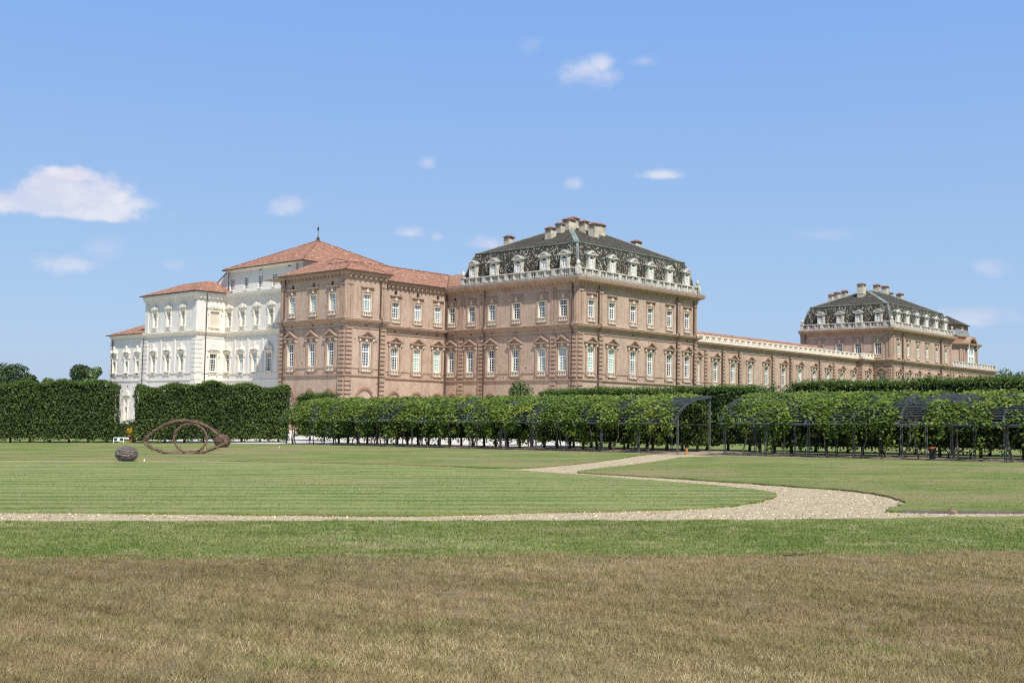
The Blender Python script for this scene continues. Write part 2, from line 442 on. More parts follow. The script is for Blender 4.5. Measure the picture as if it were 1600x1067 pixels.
# white palace windows
def shell_pediment(w, z, rich):
    m = M(); x = w/2
    m.box(-x-.12, x+.12, -.26, 0, z, z+.15)
    if rich:
        n = 9; arc = [(.62*math.cos(math.pi*i/n), z+.3+.78*math.sin(math.pi*i/n)) for i in range(n+1)]
        m.prism(arc, -.3, 0)
        arc2 = [(.42*math.cos(math.pi*i/n), z+.3+.5*math.sin(math.pi*i/n)) for i in range(n+1)]
        m.prism([(p[0], p[1]) for p in arc2], -.4, -.3)
        for s in (-1, 1):
            m.taper(s*.82, -.2, z+.3, z+.75, .24, .17, n=7)
            m.taper(s*(x+.05), -.18, z+.15, z+.5, .2, .13, n=7)
            m.prism([(s*.6, z+.95), (s*(x+.12), z+.6), (s*(x+.22), z+.2), (s*.6, z+.5)], -.24, -.02)
            m.prism([(s*(x+.02), z), (s*(x+.3), z-.1), (s*(x+.26), z-.75), (s*(x+.05), z-.9)], -.16, 0)
        m.prism([(-.2, z+1.0), (.2, z+1.0), (.28, z+1.28), (0, z+1.5), (-.28, z+1.28)], -.34, -.04)
    else:
        for s in (-1, 1):
            m.prism([(s*(x+.2), z+.15), (s*(x+.2), z+.33), (s*x*.55, z+.66), (0, z+.92), (0, z+.6), (s*x*.5, z+.15)], -.3, 0)
            m.taper(s*(x-.05), -.15, z+.3, z+.62, .13, .09, n=6)
        m.prism([(-.3, z+.15), (.3, z+.15), (.16, z+.62), (-.16, z+.62)], -.36, -.3)
        m.box(-x+.02, x-.02, -.1, 0, z-.42, z)
    return m.mesh('pediment', 'plaster_trim')
def white_sill(w, rich):
    m = M(); x = w/2
    m.box(-x-.28, x+.28, -.26, 0, -.18, 0)
    for s in (-1, 1):
        q = s*(x+.05); m.prism([(q-.14, -.18), (q+.14, -.18), (q+.08, -.62), (q-.08, -.62)], -.2, 0)
    if rich: m.prism([(-.5, -.18), (.5, -.18), (.25, -.5), (-.25, -.5)], -.12, 0)
    return m.mesh('sill', 'plaster_trim')
def white_sur(w, h, wide=.26):
    m = M(); x = w/2
    for s in (-1, 1):
        a, b = sorted((s*x, s*(x+wide))); m.box(a, b, -.13, 0, 0, h+.4)
        a, b = sorted((s*(x+wide*.6), s*(x+wide+.16))); m.box(a, b, -.17, -.131, h-.5, h+.4)
    m.box(-x, x, -.13, 0, h, h+.4)
    return m.mesh('surround', 'plaster_trim')
fr = frame_of(1.35, 2.95, cols=3, rows=7, tr=5)
sr, pe, si = white_sur(1.35, 2.95), shell_pediment(1.9, 3.3, True), white_sill(1.35, True)
KIND['wlow'] = [('window', opening(1.35, 2.95, 'glass', 'plaster_trim')), ('frame', fr), ('surround', sr), ('pediment', pe), ('sill', si)]
KIND['wlow_pale'] = [('window', opening(1.35, 2.95, 'glass_pale', 'plaster_trim')), ('frame', fr), ('surround', sr), ('pediment', pe), ('sill', si)]
fr = frame_of(1.2, 2.45, cols=3, rows=6, tr=4)
KIND['wup'] = [('window', opening(1.2, 2.45, 'glass', 'plaster_trim')), ('frame', fr), ('surround', white_sur(1.2, 2.45, .3)), ('pediment', shell_pediment(1.9, 2.9, False)), ('sill', white_sill(1.2, True))]
m = M(); m.box(-.85, .85, .1, .2, 0, 2.6)
KIND['wblind'] = [('window', opening(1.7, 2.6, 'blind', 'plaster_trim', .12)), ('surround', white_sur(1.7, 2.6, .3)), ('pediment', shell_pediment(2.6, 3.0, False)), ('sill', white_sill(1.7, True))]
m = M(); m.box(-.6, .6, .1, .3, 1.95, 3.1, ID); 
KIND['wshort'] = [('window', opening(1.2, 2.0, 'glass_pale', 'plaster_trim')), ('surround', white_sur(1.2, 3.0)), ('blind_panel', m.mesh('blind_panel', 'blind')), ('pediment', pe), ('sill', si)]
KIND['wattic'] = [('window', opening(1.2, 2.05, 'glass', 'plaster_white', .16)), ('frame', frame_of(1.2, 2.05, cols=3, rows=5, y=.06)), ('sill', white_sill(.8, False))]
KIND['wvent'] = [('window', opening(.8, .45, 'glass', 'plaster_white', .3))]
KIND['wslot'] = [('window', opening(.5, .95, 'glass', 'plaster_white', .3))]
m = M(); m.box(-.55, .55, .1, .3, 2.3, 4.1)
mp = M(); n = 9
mp.prism([(1.1*math.cos(math.pi*i/n), 4.55+.75*math.sin(math.pi*i/n)) for i in range(n+1)], -.3, 0); mp.box(-1.25, 1.25, -.35, 0, 4.35, 4.55)
mp.box(-.95, .95, -.22, 0, 4.12, 4.2)
KIND['wdoor'] = [('window', opening(1.1, 2.35, 'glass_pale', 'plaster_trim')), ('blind_panel', m.mesh('blind_panel', 'blind')), ('surround', white_sur(1.1, 3.7)), ('pediment', mp.mesh('pediment', 'plaster_trim')), ('sill', white_sill(1.1, True))]
DIM = {'low': (LW_, LH), 'low_mint': (LW_, LH), 'low_pale': (LW_, LH), 'up': (LW_, UH), 'up_pale': (LW_, UH), 'mezz': (.62, .62), 'hole': (.42, .36), 'hole_grey': (.5, .9),
       'wlow': (1.35, 2.95), 'wlow_pale': (1.35, 2.95), 'wup': (1.2, 2.45), 'wblind': (1.7, 2.6), 'wshort': (1.2, 2.0), 'wattic': (1.2, 2.05), 'wvent': (.8, .45), 'wslot': (.5, .95), 'wdoor': (1.1, 2.35)}

# ------------------------------------------------------------------ palace frame
HD = .7548
ER = (math.sin(HD), math.cos(HD)); EL = (-math.cos(HD), math.sin(HD)); PC = (160*.0591, 160.0)
PROT = math.pi/2 - HD
def pw(u, v, z=0): return (PC[0] + u*ER[0] + v*EL[0], PC[1] + u*ER[1] + v*EL[1], z)
BASEZ = -1.6

class Building:
    def __init__(s, name, u0, v0, label, cat, group=None):
        s.off = (u0, v0, 0); s.root = empty(name, pw(u0, v0), PROT, label, cat, group)
        s.wall = M()
    def add(s, name, m, mats, label=None): return m.build(name, mats, s.root, s.off, label)
    def place(s, kd, T, x, z):
        if kd in ('low', 'up') and random.random() < .35: kd += '_dim'
        parts = KIND[kd]
        p = T(x, 0, z)
        w = link(parts[0][0], parts[0][1], s.root, (p[0]-s.off[0], p[1]-s.off[1], p[2]), T.a)
        for nm, me in parts[1:]: link(nm, me, w)
        return w
    def face(s, T, L, wins, z0=BASEZ, z1=23.0, mi=0):      # wall sheet with real openings
        for kd, x, z in wins: s.place(kd, T, x, z)
        xs = sorted({0, L} | {round(x+d*DIM[k][0]/2, 4) for k, x, z in wins for d in (-1, 1)})
        holes = [(x-DIM[k][0]/2, x+DIM[k][0]/2, z, z+DIM[k][1]) for k, x, z in wins]
        for a, b in zip(xs, xs[1:]):
            mid = (a+b)/2; hs = sorted((h[2], h[3]) for h in holes if h[0] < mid < h[1])
            z = z0
            for h0, h1 in hs:
                if h0 > z: s.wall.add([(a, 0, z), (b, 0, z), (b, 0, h0), (a, 0, h0)], [(0, 1, 2, 3)], T, mi)
                z = max(z, h1)
            s.wall.add([(a, 0, z), (b, 0, z), (b, 0, z1), (a, 0, z1)], [(0, 1, 2, 3)], T, mi)

def left_T(u, v): return F(u, v, -math.pi/2)      # wall facing -u; x runs towards smaller v
def right_T(u, v): return F(u, v, 0)              # wall facing -v; x runs towards larger u

P_Z1 = [(-.05, 7.75), (.1, 7.78), (.2, 7.92), (.2, 8.08), (-.05, 8.12)]
P_Z2 = [(-.05, 15.3), (.1, 15.33), (.15, 15.5), (.4, 15.66), (.66, 15.78), (.7, 16.0), (-.05, 16.02)]
P_LIT_LIP = [(-.04, 16.021), (.74, 16.0), (.75, 16.1), (-.04, 16.2)]  # ledge lip; its paler material paints the sunlit top edge
P_FR = [(-.05, 14.72), (.1, 14.75), (.1, 14.88), (-.05, 14.9)]
P_Z3 = [(-.05, 21.5), (.12, 21.55), (.18, 22.0), (.45, 22.25), (.95, 22.42), (1.05, 22.8), (1.05, 22.95), (-.05, 23.02)]
def modillions(m, path, z, out, pitch=.85, w=.26, h=.3, mi=0):
    for (a, b) in zip(path, path[1:]):
        L = math.hypot(b[0]-a[0], b[1]-a[1]); ang = math.atan2(b[1]-a[1], b[0]-a[0]); T = F(a[0], a[1], ang)
        n = max(1, int(L/pitch))
        for i in range(n):
            x = (i+.5)*L/n; m.box(x-w/2, x+w/2, -out, -.1, z, z+h, T, mi)
def frieze_band(b, paths, z0=14.9, z1=15.12, mat='frieze'):
    m = M()
    for p in paths: m.sweep(p, [(-.02, z0), (.04, z0), (.04, z1), (-.02, z1)])
    return b.add('frieze', m, mat)
def quoin(b, T, x, w=1.1, z0=8.15, z1=14.7, zb=BASEZ):
    m = M(); z = z0 - 6.0
    m.box(x-w/2+.08, x+w/2-.08, -.04, 0, zb, z1, T)
    z = 2.0
    while z < z1-.2:
        if not (7.5 < z < 8.1): m.box(x-w/2, x+w/2, -.3, -.04, z+.17, min(z+.62, z1), T)
        z += .62
    b.add('quoin', m, 'brick_trim')
def pilaster(b, T, x, w=1.0, z0=16.2, z1=21.5):
    m = M()
    for s in (-1, 1): m.box(x+s*w*.28-w*.2, x+s*w*.28+w*.2, -.12, 0, z0, z1, T)
    m.box(x-w*.5, x+w*.5, -.2, -.0, z1-.55, z1-.25, T); m.box(x-w*.52, x+w*.52, -.18, 0, z0, z0+.4, T)
    b.add('pilaster', m, 'brick_trim')
def pipe(b, T, x, z0=2, z1=22.4, out=-.3):
    m = M()
    m.tube([T(x, out, z0), T(x, out, 15.3), T(x, out-.42, 15.6), T(x, out-.42, 16.2), T(x, out, 16.5), T(x, out, z1)] if z1 > 17 else [T(x, out, z0), T(x, out, z1)], .1, 6)
    b.add('drainpipe', m, 'pipe_brown')
def arch_trim(b, T, x, zc=4.7, r=1.35):
    m = M(); n = 10
    for i in range(n):
        a0, a1 = math.pi*i/n, math.pi*(i+1)/n
        m.prism([((r)*math.cos(a0)+x, zc+r*math.sin(a0)), ((r)*math.cos(a1)+x, zc+r*math.sin(a1)), ((r-.28)*math.cos(a1)+x, zc+(r-.28)*math.sin(a1)), ((r-.28)*math.cos(a0)+x, zc+(r-.28)*math.sin(a0))], -.22, 0, T)
    for s in (-1, 1):
        a, c = sorted((x+s*r, x+s*(r-.28))); m.box(a, c, -.22, 0, BASEZ, zc, T)
    b.add('arch', m, 'brick_red')
def balustrade(b, path, z0, h, bay=2.2, group_of=3, mat='stone', solid=False, bal=.34):
    m = M(); w = .32
    for (a, c) in zip(path, path[1:]):
        L = math.hypot(c[0]-a[0], c[1]-a[1]); T = F(a[0], a[1], math.atan2(c[1]-a[1], c[0]-a[0]))
        m.box(-.2, L+.2, -.04, w+.04, z0, z0+.24, T); m.box(-.2, L+.2, -.08, w+.08, z0+h-.16, z0+h, T)
        n = max(1, round(L/bay)); st = L/n
        for i in range(n+1):
            big = (i % group_of == 0) or i == n; q = .34 if big else .16
            m.box(i*st-q, i*st+q, -.02 if not big else -.05, w+.02, z0+.3, z0+h-.14, T)
            if i < n:
                x = i*st + (q+.12); e = (i+1)*st - .3
                while x < e:
                    m.taper(x, w/2, z0+.32, z0+h-.16, .1, .07, T, n=5); x += bal
    return b.add('balustrade', m, mat)
def urn(b, u, v, z):
    m = M()
    m.box(u-.3, u+.3, v-.3, v+.3, z, z+.25); m.taper(u, v, z+.25, z+.5, .12, .2); m.taper(u, v, z+.5, z+.85, .3, .3); m.taper(u, v, z+.85, z+1.05, .3, .08); m.taper(u, v, z+1.05, z+1.25, .1, .06)
    b.add('urn', m, 'stone')
def chimney(b, u0, u1, v0, v1, z0, z1):
    u0 += .1; u1 -= .1; v0 += .1; v1 -= .1
    m = M(); m.box(u0, u1, v0, v1, z0, z1-.5); m.box(u0-.07, u1+.07, v0-.07, v1+.07, z0+(z1-z0)*.45, z0+(z1-z0)*.45+.14)
    for a in (u0, u1-.22):
        for c in (v0, v1-.22): m.box(a, a+.22, c, c+.22, z1-.5, z1-.12)
    m.box(u0+.22, u1-.22, v0+.22, v1-.22, z1-.5, z1-.12)
    o = b.add('chimney', m, 'chimney_render')
    q = M(); g = .22; cu, cv = (u0+u1)/2, (v0+v1)/2
    c = [(u0-g, v0-g, z1-.12), (u1+g, v0-g, z1-.12), (u1+g, v1+g, z1-.12), (u0-g, v1+g, z1-.12)]
    d = [(u0+.3, v0+.3, z1+.22), (u1-.3, v0+.3, z1+.22), (u1-.3, v1-.3, z1+.22), (u0+.3, v1-.3, z1+.22)]
    q.add(c+d, [(3, 2, 1, 0), (0, 1, 5, 4), (1, 2, 6, 5), (2, 3, 7, 6), (3, 0, 4, 7), (4, 5, 6, 7)])
    me = q.mesh('cap', 'small_tile', b.off); link('cap', me, o)

# dormer prototype (front plane y=0, z from 0)
def dormer_meshes():
    body = M()
    n = 8; r = .48; zc = 1.75
    arch = [(r*math.cos(math.pi*i/n), zc+r*math.sin(math.pi*i/n)) for i in range(n+1)]
    body.box(-.95, -.48, 0, 2.2, -.9, 2.5); body.box(.48, .95, 0, 2.2, -.9, 2.5)
    body.box(-.48, .48, 0, .5, -.9, .3)
    top = [(.48, 2.5), (-.48, 2.5)] + [(-p[0], p[1]) for p in arch]
    body.prism([(-.48, zc), (-.48, 2.5), (0, 2.5), (0, zc+r)] + [(-r*math.cos(a), zc+r*math.sin(a)) for a in (math.pi*.4, math.pi*.3, math.pi*.2, math.pi*.1)], 0, .5)
    body.prism([(.48, zc), (.48, 2.5), (0, 2.5), (0, zc+r)] + [(r*math.cos(a), zc+r*math.sin(a)) for a in (math.pi*.4, math.pi*.3, math.pi*.2, math.pi*.1)], 0, .5)
    for s in (-1, 1):
        body.prism([(s*1.0, -.9), (s*1.5, -.9), (s*1.4, -.1), (s*1.15, .2), (s*1.08, .6), (s*1.0, .7)], .05, .5)
        a, c = sorted((s*.93, s*.7)); body.box(a, c, -.08, 0, -.9, 2.3)
    cap = [(-1.35, 2.5), (1.35, 2.5), (1.35, 2.66), (.95, 2.8), (.45, 3.12), (0, 3.32), (-.45, 3.12), (-.95, 2.8), (-1.35, 2.66)]
    ring = M(); ring.prism(cap, -.28, .1)
    roof = M()
    rp = [(-1.3, 2.67), (-.95, 2.83), (-.45, 3.15), (0, 3.36), (.45, 3.15), (.95, 2.83), (1.3, 2.67), (1.25, 2.5), (-1.25, 2.5)]
    roof.prism(rp, .1, 2.6)
    tym = M(); tym.prism([(-.8, 2.7), (.8, 2.7), (0, 3.08)], -.3, -.281)
    win = M()
    win.add([(-.48, .14, .3), (.48, .14, .3), (.48, .14, 2.25), (-.48, .14, 2.25)], [(0, 1, 2, 3)])
    fr = M()
    for a, c in ((-.48, -.32), (-.09, .09), (.32, .48)): fr.box(a, c, .02, .2, .3, 1.6)
    fr.box(-.48, .48, .02, .21, 1.58, 1.82); fr.box(-.48, .48, .025, .2, .3, .5); fr.box(-.32, .32, .05, .15, .98, 1.04)
    for q in (body, ring, roof, tym, win, fr): q.v = [(x*.82, y, z*.86) for x, y, z in q.v]
    return dict(body=body.mesh('dormer', 'stone'), ped=ring.mesh('pediment', 'stone'), roof=roof.mesh('dormer_roof', 'copper_green'),
                tym=tym.mesh('tympanum', 'lead_grey'), win=win.mesh('window', 'glass'), fr=fr.mesh('window_frame', 'window_paint'))
DM = dormer_meshes()
def dormer(b, T, x, z=24.25):
    p = T(x, 0, z)
    o = link('dormer', DM['body'], b.root, (p[0]-b.off[0], p[1]-b.off[1], p[2]), T.a)
    for n_, k in (('pediment', 'ped'), ('dormer_roof', 'roof'), ('tympanum', 'tym'), ('window', 'win'), ('window_frame', 'fr')): link(n_, DM[k], o)

def mansard(b, u0, u1, v0, v1, z3=23.0, zb=28.35, slope=.474):
    ins = [(.55, z3), (.75, z3+1.6), (1.0, z3+2.9), (1.4, z3+4.2), (1.9, zb)]
    m = M()
    rings = [[(u0+i, v0+i, z), (u1-i, v0+i, z), (u1-i, v1-i, z), (u0+i, v1-i, z)] for i, z in ins]
    m.add([p for r_ in rings for p in r_], [(4*k+q, 4*k+(q+1) % 4, 4*k+4+(q+1) % 4, 4*k+4+q) for k in range(len(ins)-1) for q in range(4)])
    b.add('mansard_roof', m, 'slate_mansard')
    i = 1.9; a = [(u0+i, v0+i), (u1-i, v0+i), (u1-i, v1-i), (u0+i, v1-i)]
    half = (v1-v0-2*i)/2; zr = zb + slope*half
    r1, r2 = (u0+i+half, v0+i+half, zr), (u1-i-half, v0+i+half, zr)
    m = M(); A = [(p[0], p[1], zb) for p in a]
    m.add(A+[r1, r2], [(0, 1, 5, 4), (1, 2, 5), (2, 3, 4, 5), (3, 0, 4)])
    b.add('upper_roof', m, 'slate_top')
    t = M()
    path = [(u0+i, v1-i), (u0+i, v0+i), (u1-i, v0+i), (u1-i, v1-i)]
    t.sweep(path, [(-.12, zb-.12), (.1, zb-.16), (.2, zb-.03), (.2, zb+.06), (-.1, zb+.12)])
    for p, q, w in ((A[0], r1, .42), (A[1], r2, .22), (A[3], r1, .2), (r1, r2, .2)):
        P, Q = Vector(p), Vector(q); d = (Q-P).normalized(); sd = d.cross(Vector((0, 0, 1))).normalized()*w; up = Vector((0, 0, .13))
        t.add([tuple(P-sd-up*.4), tuple(P+up), tuple(P+sd-up*.4), tuple(Q-sd-up*.4), tuple(Q+up), tuple(Q+sd-up*.4)], [(0, 1, 4, 3), (1, 2, 5, 4), (0, 3, 5, 2)])
    b.add('ridge_flashing', t, 'copper_green')
    for (su, sv, cu, cv) in ((1, 1, u0, v0), (-1, 1, u1, v0), (1, -1, u0, v1)):
        c = M()
        for (i0, z0), (i1, z1) in zip(ins, ins[1:]):
            q = .26
            c.add([(cu+su*(i0-.03)+su*q, cv+sv*(i0-.05), z0), (cu+su*(i0-.05), cv+sv*(i0-.05), z0), (cu+su*(i0-.05), cv+sv*(i0-.03)+sv*q, z0),
                   (cu+su*(i1-.03)+su*q, cv+sv*(i1-.05), z1), (cu+su*(i1-.05), cv+sv*(i1-.05), z1), (cu+su*(i1-.05), cv+sv*(i1-.03)+sv*q, z1)], [(0, 1, 4, 3), (1, 2, 5, 4)])
        b.add('hip_flashing', c, 'lead_grey')

# ================================================================== brick pavilion, near
def rows(low, up, zl=9.35, zu=17.33, lk='low', uk='up'):
    return [(lk, x, zl) for x in low] + [(uk, x, zu) for x in up]

B = Building('brick_palace', .5, .5, 'larger nearer brick palace pavilion with dark speckled slate mansard roof and ten chimneys', 'palace', 'brick palace blocks')
TL, TR = left_T(.5, 28.1), right_T(.5, .5)
vl = [26.8, 22.46, 17.76, 12.67, 7.3, 3.25]; vu = [26.82, 22.31, 17.78, 12.62, 7.42, 3.22]
lows = [('low', 28.1-v, 9.35) for v in vl[:4]] + [('low_pale', 28.1-v, 9.35) for v in vl[4:]]
B.face(TL, 27.6, lows + [('up', 28.1-v, 17.33) for v in vu] + [('hole', 28.1-v, 14.98) for v in (26.7, 22.4, 17.7, 12.6)] + [('mezz', 28.1-26.2, 21.6-.9)], z1=22.9)
ur = [3.63, 8.52, 13.83, 18.27, 23.41, 28.35]
lows = [('low_mint', ur[0]-.5, 9.35), ('low_mint', ur[1]-.5, 9.35)] + [('low', u-.5, 9.35) for u in ur[2:]]
B.face(TR, 30.7, lows + [('up', u-.5, 17.33) for u in ur] + [('hole_grey', u-.5, 14.1+.6) for u in ur[2:]], z1=22.9)
B.wall.add([(31.2, .5, BASEZ), (31.2, 26, BASEZ), (31.2, 26, 22.9), (31.2, .5, 22.9)], [(0, 1, 2, 3)])
B.wall.add([(31.2, 26, BASEZ), (.5, 26, BASEZ), (.5, 26, 22.9), (31.2, 26, 22.9)], [(0, 1, 2, 3)])
B.wall.add([(.5, .5, 22.85), (31.2, .5, 22.85), (31.2, 26, 22.85), (.5, 28.1, 22.85)], [(0, 1, 2, 3)])
B.add('wall', B.wall, 'brick')
pth = [(.5, 28.0), (.5, .5), (31.2, .5), (31.2, 12)]
m = M(); m.sweep(pth, P_Z1); m.sweep(pth, P_FR); m.sweep(pth, [(-.02, 8.95), (.09, 8.97), (.09, 9.08), (-.02, 9.1)]); B.add('string_course', m, 'brick_trim')
m = M(); m.sweep(pth, P_Z2); m.sweep(pth, P_LIT_LIP, mi=1); B.add('ledge', m, ['brick_trim', 'frieze'])
frieze_band(B, [pth])
m = M(); m.sweep(pth, P_Z3); modillions(m, [(.5, 28.0), (.5, .5)], 21.95, .42); modillions(m, [(.5, .5), (31.2, .5)], 21.95, .42); B.add('cornice', m, 'brick_trim')
for x in (28.1-24.49, 28.1-19.99, 28.1-5.01): quoin(B, TL, x, .95); pilaster(B, TL, x, 1.0)
quoin(B, TL, 27.0, 1.15); pilaster(B, TL, 26.9, 1.1); quoin(B, TR, .6, 1.15); pilaster(B, TR, .7, 1.1)
for x in (5.61-.5+.2, 25.83-.5, 30.1): quoin(B, TR, x, 1.0)
for x in (5.3, 25.4, 30.1): pilaster(B, TR, x, 1.0)
pipe(B, TL, 28.1-19.2); pipe(B, TL, .35); pipe(B, TR, 4.6); pipe(B, TR, 24.7); pipe(B, TR, 29.5); pipe(B, TL, 28.1-1.3)
for v in (26.2, 17.75, 22.3, 12.6): arch_trim(B, TL, 28.1-v)
m = M()
m.sweep([(.2, 24.3), (.2, .2), (31.5, .2), (31.5, 12)], [(0, 23.0), (.55, 23.0), (.55, 23.08), (0, 23.1)]); B.add('gutter', m, 'lead_grey')
balustrade(B, [(.25, 24.4), (.25, .25), (31.35, .25), (31.35, 10)], 23.03, 1.32, 1.62)
for u, v in ((.4, 24.3), (.4, .4), (31.2, .4)): urn(B, u, v, 24.33)
mansard(B, 0.1, 31.4, 0.1, 25.1)
TD = left_T(.5, 28.1); TDr = right_T(0, .5)
for v in (22.3, 17.7, 12.5, 7.2, 3.2): dormer(B, TD, 28.1-v)
for u in (3.6, 8.6, 13.8, 18.3, 23.4, 28.3): dormer(B, TDr, u)
for c in ((5.6, 7.0, 10.3, 11.8, 28.6, 31.9), (7.9, 9.1, 10.3, 11.7, 30, 32.9), (9.5, 11.3, 10.0, 11.6, 30.5, 33.8), (12.1, 13.3, 6.9, 8.4, 29, 33.1), (12.1, 13.4, 8.9, 10.4, 30, 33.7),
          (12.2, 13.7, 11.2, 12.8, 31.5, 34.5), (15.6, 16.8, 9.2, 10.4, 30.5, 33.8), (17.5, 18.8, 9.9, 11.2, 30, 34.0), (26.4, 28.2, 9.5, 10.8, 28, 32.4), (8.0, 9.5, 21.6, 23.0, 27.5, 32.0)): chimney(B, *c)

# ================================================================== brick wing with red tile roof (A + middle)
B = Building('brick_palace', -24.45, 22.57, 'brick palace wing with red tiled hip roof between the white palace and the slate-roofed pavilion', 'palace', 'brick palace blocks')
TA, TB = left_T(-24.45, 38.5), right_T(-24.45, 22.57)
TM = right_T(-17.0, 28.1)
av = [35.41, 30.22, 25.74]
B.face(TA, 15.93, [('low', 38.5-v, 9.35) for v in av] + [('up_pale', 38.5-v, 17.33) for v in (35.4, 30.2, 25.66)] + [('mezz', 38.5-v, 21.3-.4) for v in (35.4, 30.3, 25.8)] + [('hole', 38.5-v, 14.98) for v in av], z1=22.9)
B.face(TB, 7.45, [('low', -20.6+24.45, 9.35), ('up_pale', -20.6+24.45, 17.33), ('hole', -20.6+24.45, 14.98)], z1=22.9)
mu = [-10.38, -5.78, -1.45]
B.face(TM, 17.5, [('low', mu[0]+17, 9.35), ('low_mint', mu[1]+17, 9.35), ('low_mint', mu[2]+17, 9.35), ('up', mu[0]+17, 17.33), ('up_pale', mu[1]+17, 17.33), ('up_pale', mu[2]+17, 17.33)]
       + [('mezz', u+17, 20.95+.0) for u in mu] + [('hole', u+17, 14.98) for u in mu], z1=22.9)
B.wall.add([(-17, 22.57, BASEZ), (-17, 28.1, BASEZ), (-17, 28.1, 22.9), (-17, 22.57, 22.9)], [(0, 1, 2, 3)])
B.wall.add([(-24.45, 22.57, 22.88), (-17, 22.57, 22.88), (-17, 28.1, 22.88), (.4, 28.1, 22.88), (.4, 44, 22.88), (-24.45, 44, 22.88)], [(0, 1, 2, 3, 4, 5)])
B.add('wall', B.wall, 'brick')
pth = [(-24.45, 38.5), (-24.45, 22.57), (-17, 22.57), (-17, 28.1), (.45, 28.1)]
m = M(); m.sweep(pth, P_Z1); m.sweep(pth, P_FR); m.sweep(pth, [(-.02, 8.95), (.09, 8.97), (.09, 9.08), (-.02, 9.1)]); B.add('string_course', m, 'brick_trim')
m = M(); m.sweep(pth, P_Z2); m.sweep(pth, P_LIT_LIP, mi=1); B.add('ledge', m, ['brick_trim', 'frieze'])
frieze_band(B, [pth])
m = M(); m.sweep(pth, [(-.05, 21.75), (.12, 21.8), (.15, 22.3), (.45, 22.5), (.5, 22.85), (-.05, 22.9)])
for a, c in zip(pth, pth[1:]):
    if c != (-17, 28.1): modillions(m, [a, c], 22.0, .4)
B.add('cornice', m, 'brick_trim')
quoin(B, TA, 15.35, 1.15); quoin(B, TA, .75, 1.1); pilaster(B, TA, 15.3, 1.1); pilaster(B, TA, .8, 1.0)
quoin(B, TB, .6, 1.15); quoin(B, TB, 6.85, 1.1); pilaster(B, TB, .7, 1.1); pilaster(B, TB, 6.85, 1.0)
pipe(B, TA, 1.5); pipe(B, TB, 6.2); pipe(B, TM, 17.1)
for v in av: arch_trim(B, TA, 38.5-v)
arch_trim(B, TB, -20.7+24.45, 4.7, 1.6)
for u in mu: arch_trim(B, TM, u+17)
E1, E2 = 23.0, 24.85; E3 = 26.53
rt = [[(-25.1, 22.05, E1), (-16.3, 22.05, E1), (-20.7, 26.45, E2)],
      [(-25.1, 38.9, E1), (-25.1, 22.05, E1), (-20.7, 26.45, E2), (-20.7, 32.0, E2), (-16.7, 36, E3), (-16.7, 38.9, E3)],
      [(-16.3, 22.05, E1), (-16.3, 27.6, E1), (-20.7, 32.0, E2), (-20.7, 26.45, E2)],
      [(-16.3, 27.6, E1), (0, 27.6, E1), (8.4, 36, E3), (-16.7, 36, E3), (-20.7, 32.0, E2)],
      [(0, 27.6, E1), (0, 24.9, E1), (8.4, 24.9, E3), (8.4, 36, E3)],
      [(-16.7, 36, E3), (8.4, 36, E3), (8.4, 44.4, E1), (-16.7, 44.4, E1)]]
m = M()
for p in rt: m.slab(p, .16)
B.add('roof', m, 'roof_tile')
m = M()
for p, q in (((-25.1, 22.05, E1), (-20.7, 26.45, E2)), ((-20.7, 26.45, E2), (-20.7, 32, E2)), ((-16.3, 22.05, E1), (-20.7, 26.45, E2)), ((-16.7, 36, E3), (8.4, 36, E3)), ((-20.7, 32, E2), (-16.7, 36, E3))):
    m.tube([p, q], .14, 6)
B.add('ridge_tiles', m, 'small_tile')
m = M()
m.tube([(0.02, 27.58, E1+.03), (8.4, 35.98, E3+.03)], .07, 5)
m.sweep([(-24.6, 38.5), (-24.6, 22.4), (-16.8, 22.4), (-16.8, 27.95), (-.2, 27.95)], [(.42, 22.84), (.62, 22.84), (.62, 22.98), (.42, 22.98)])
m.sweep([(.5, 27.5), (.5, 24.9)], [(.42, 22.98), (.62, 22.98), (.62, 23.1), (.42, 23.1)])
B.add('gutter', m, 'pipe_brown')

# ================================================================== low gallery with white balustrade
B = Building('brick_gallery', 31.3, 6.0, 'long low brick gallery with white roof balustrade linking the two slate-roofed pavilions', 'gallery')
TG = right_T(31.2, 6.0)
gu = [39.6, 45.34, 51.1, 56.95, 62.74, 69.16, 75.5, 81.3, 87.16, 93.1, 98.5]
B.face(TG, 68.8, [('low' if i not in (6,) else 'low_pale', u-31.2, 9.35) for i, u in enumerate(gu)] + [('hole', u-31.2, 15.02-.05) for u in gu], z1=16.15)
TG2 = right_T(100, 4.66)
B.face(TG2, 4.95, [('low', 2.45, 9.35), ('hole', 3.6, 14.98)], z1=16.15)
B.wall.add([(100, 6, BASEZ), (100, 4.66, BASEZ), (100, 4.66, 16.15), (100, 6, 16.15)], [(0, 1, 2, 3)])
B.wall.add([(31.2, 6, 16.12), (100, 6, 16.12), (100, 4.66, 16.12), (104.95, 4.66, 16.12), (104.95, 20, 16.12), (31.2, 20, 16.12)], [(0, 1, 2, 3, 4, 5)])
B.add('wall', B.wall, 'brick')
pth = [(31.3, 6), (100, 6), (100, 4.66), (104.9, 4.66)]
m = M(); m.sweep(pth, P_Z1); m.sweep(pth, P_FR); m.sweep(pth, [(-.02, 8.95), (.09, 8.97), (.09, 9.08), (-.02, 9.1)]); B.add('string_course', m, 'brick_trim')
m = M(); m.sweep(pth, P_Z2); m.sweep(pth, P_LIT_LIP, mi=1); B.add('ledge', m, ['brick_trim', 'frieze'])
frieze_band(B, [pth])
for u in (47.9, 53.4, 65.2, 72.0, 83.8, 89.6, 60.3 if 0 else 42.2): 
    quoin(B, TG, u-31.2, .95)
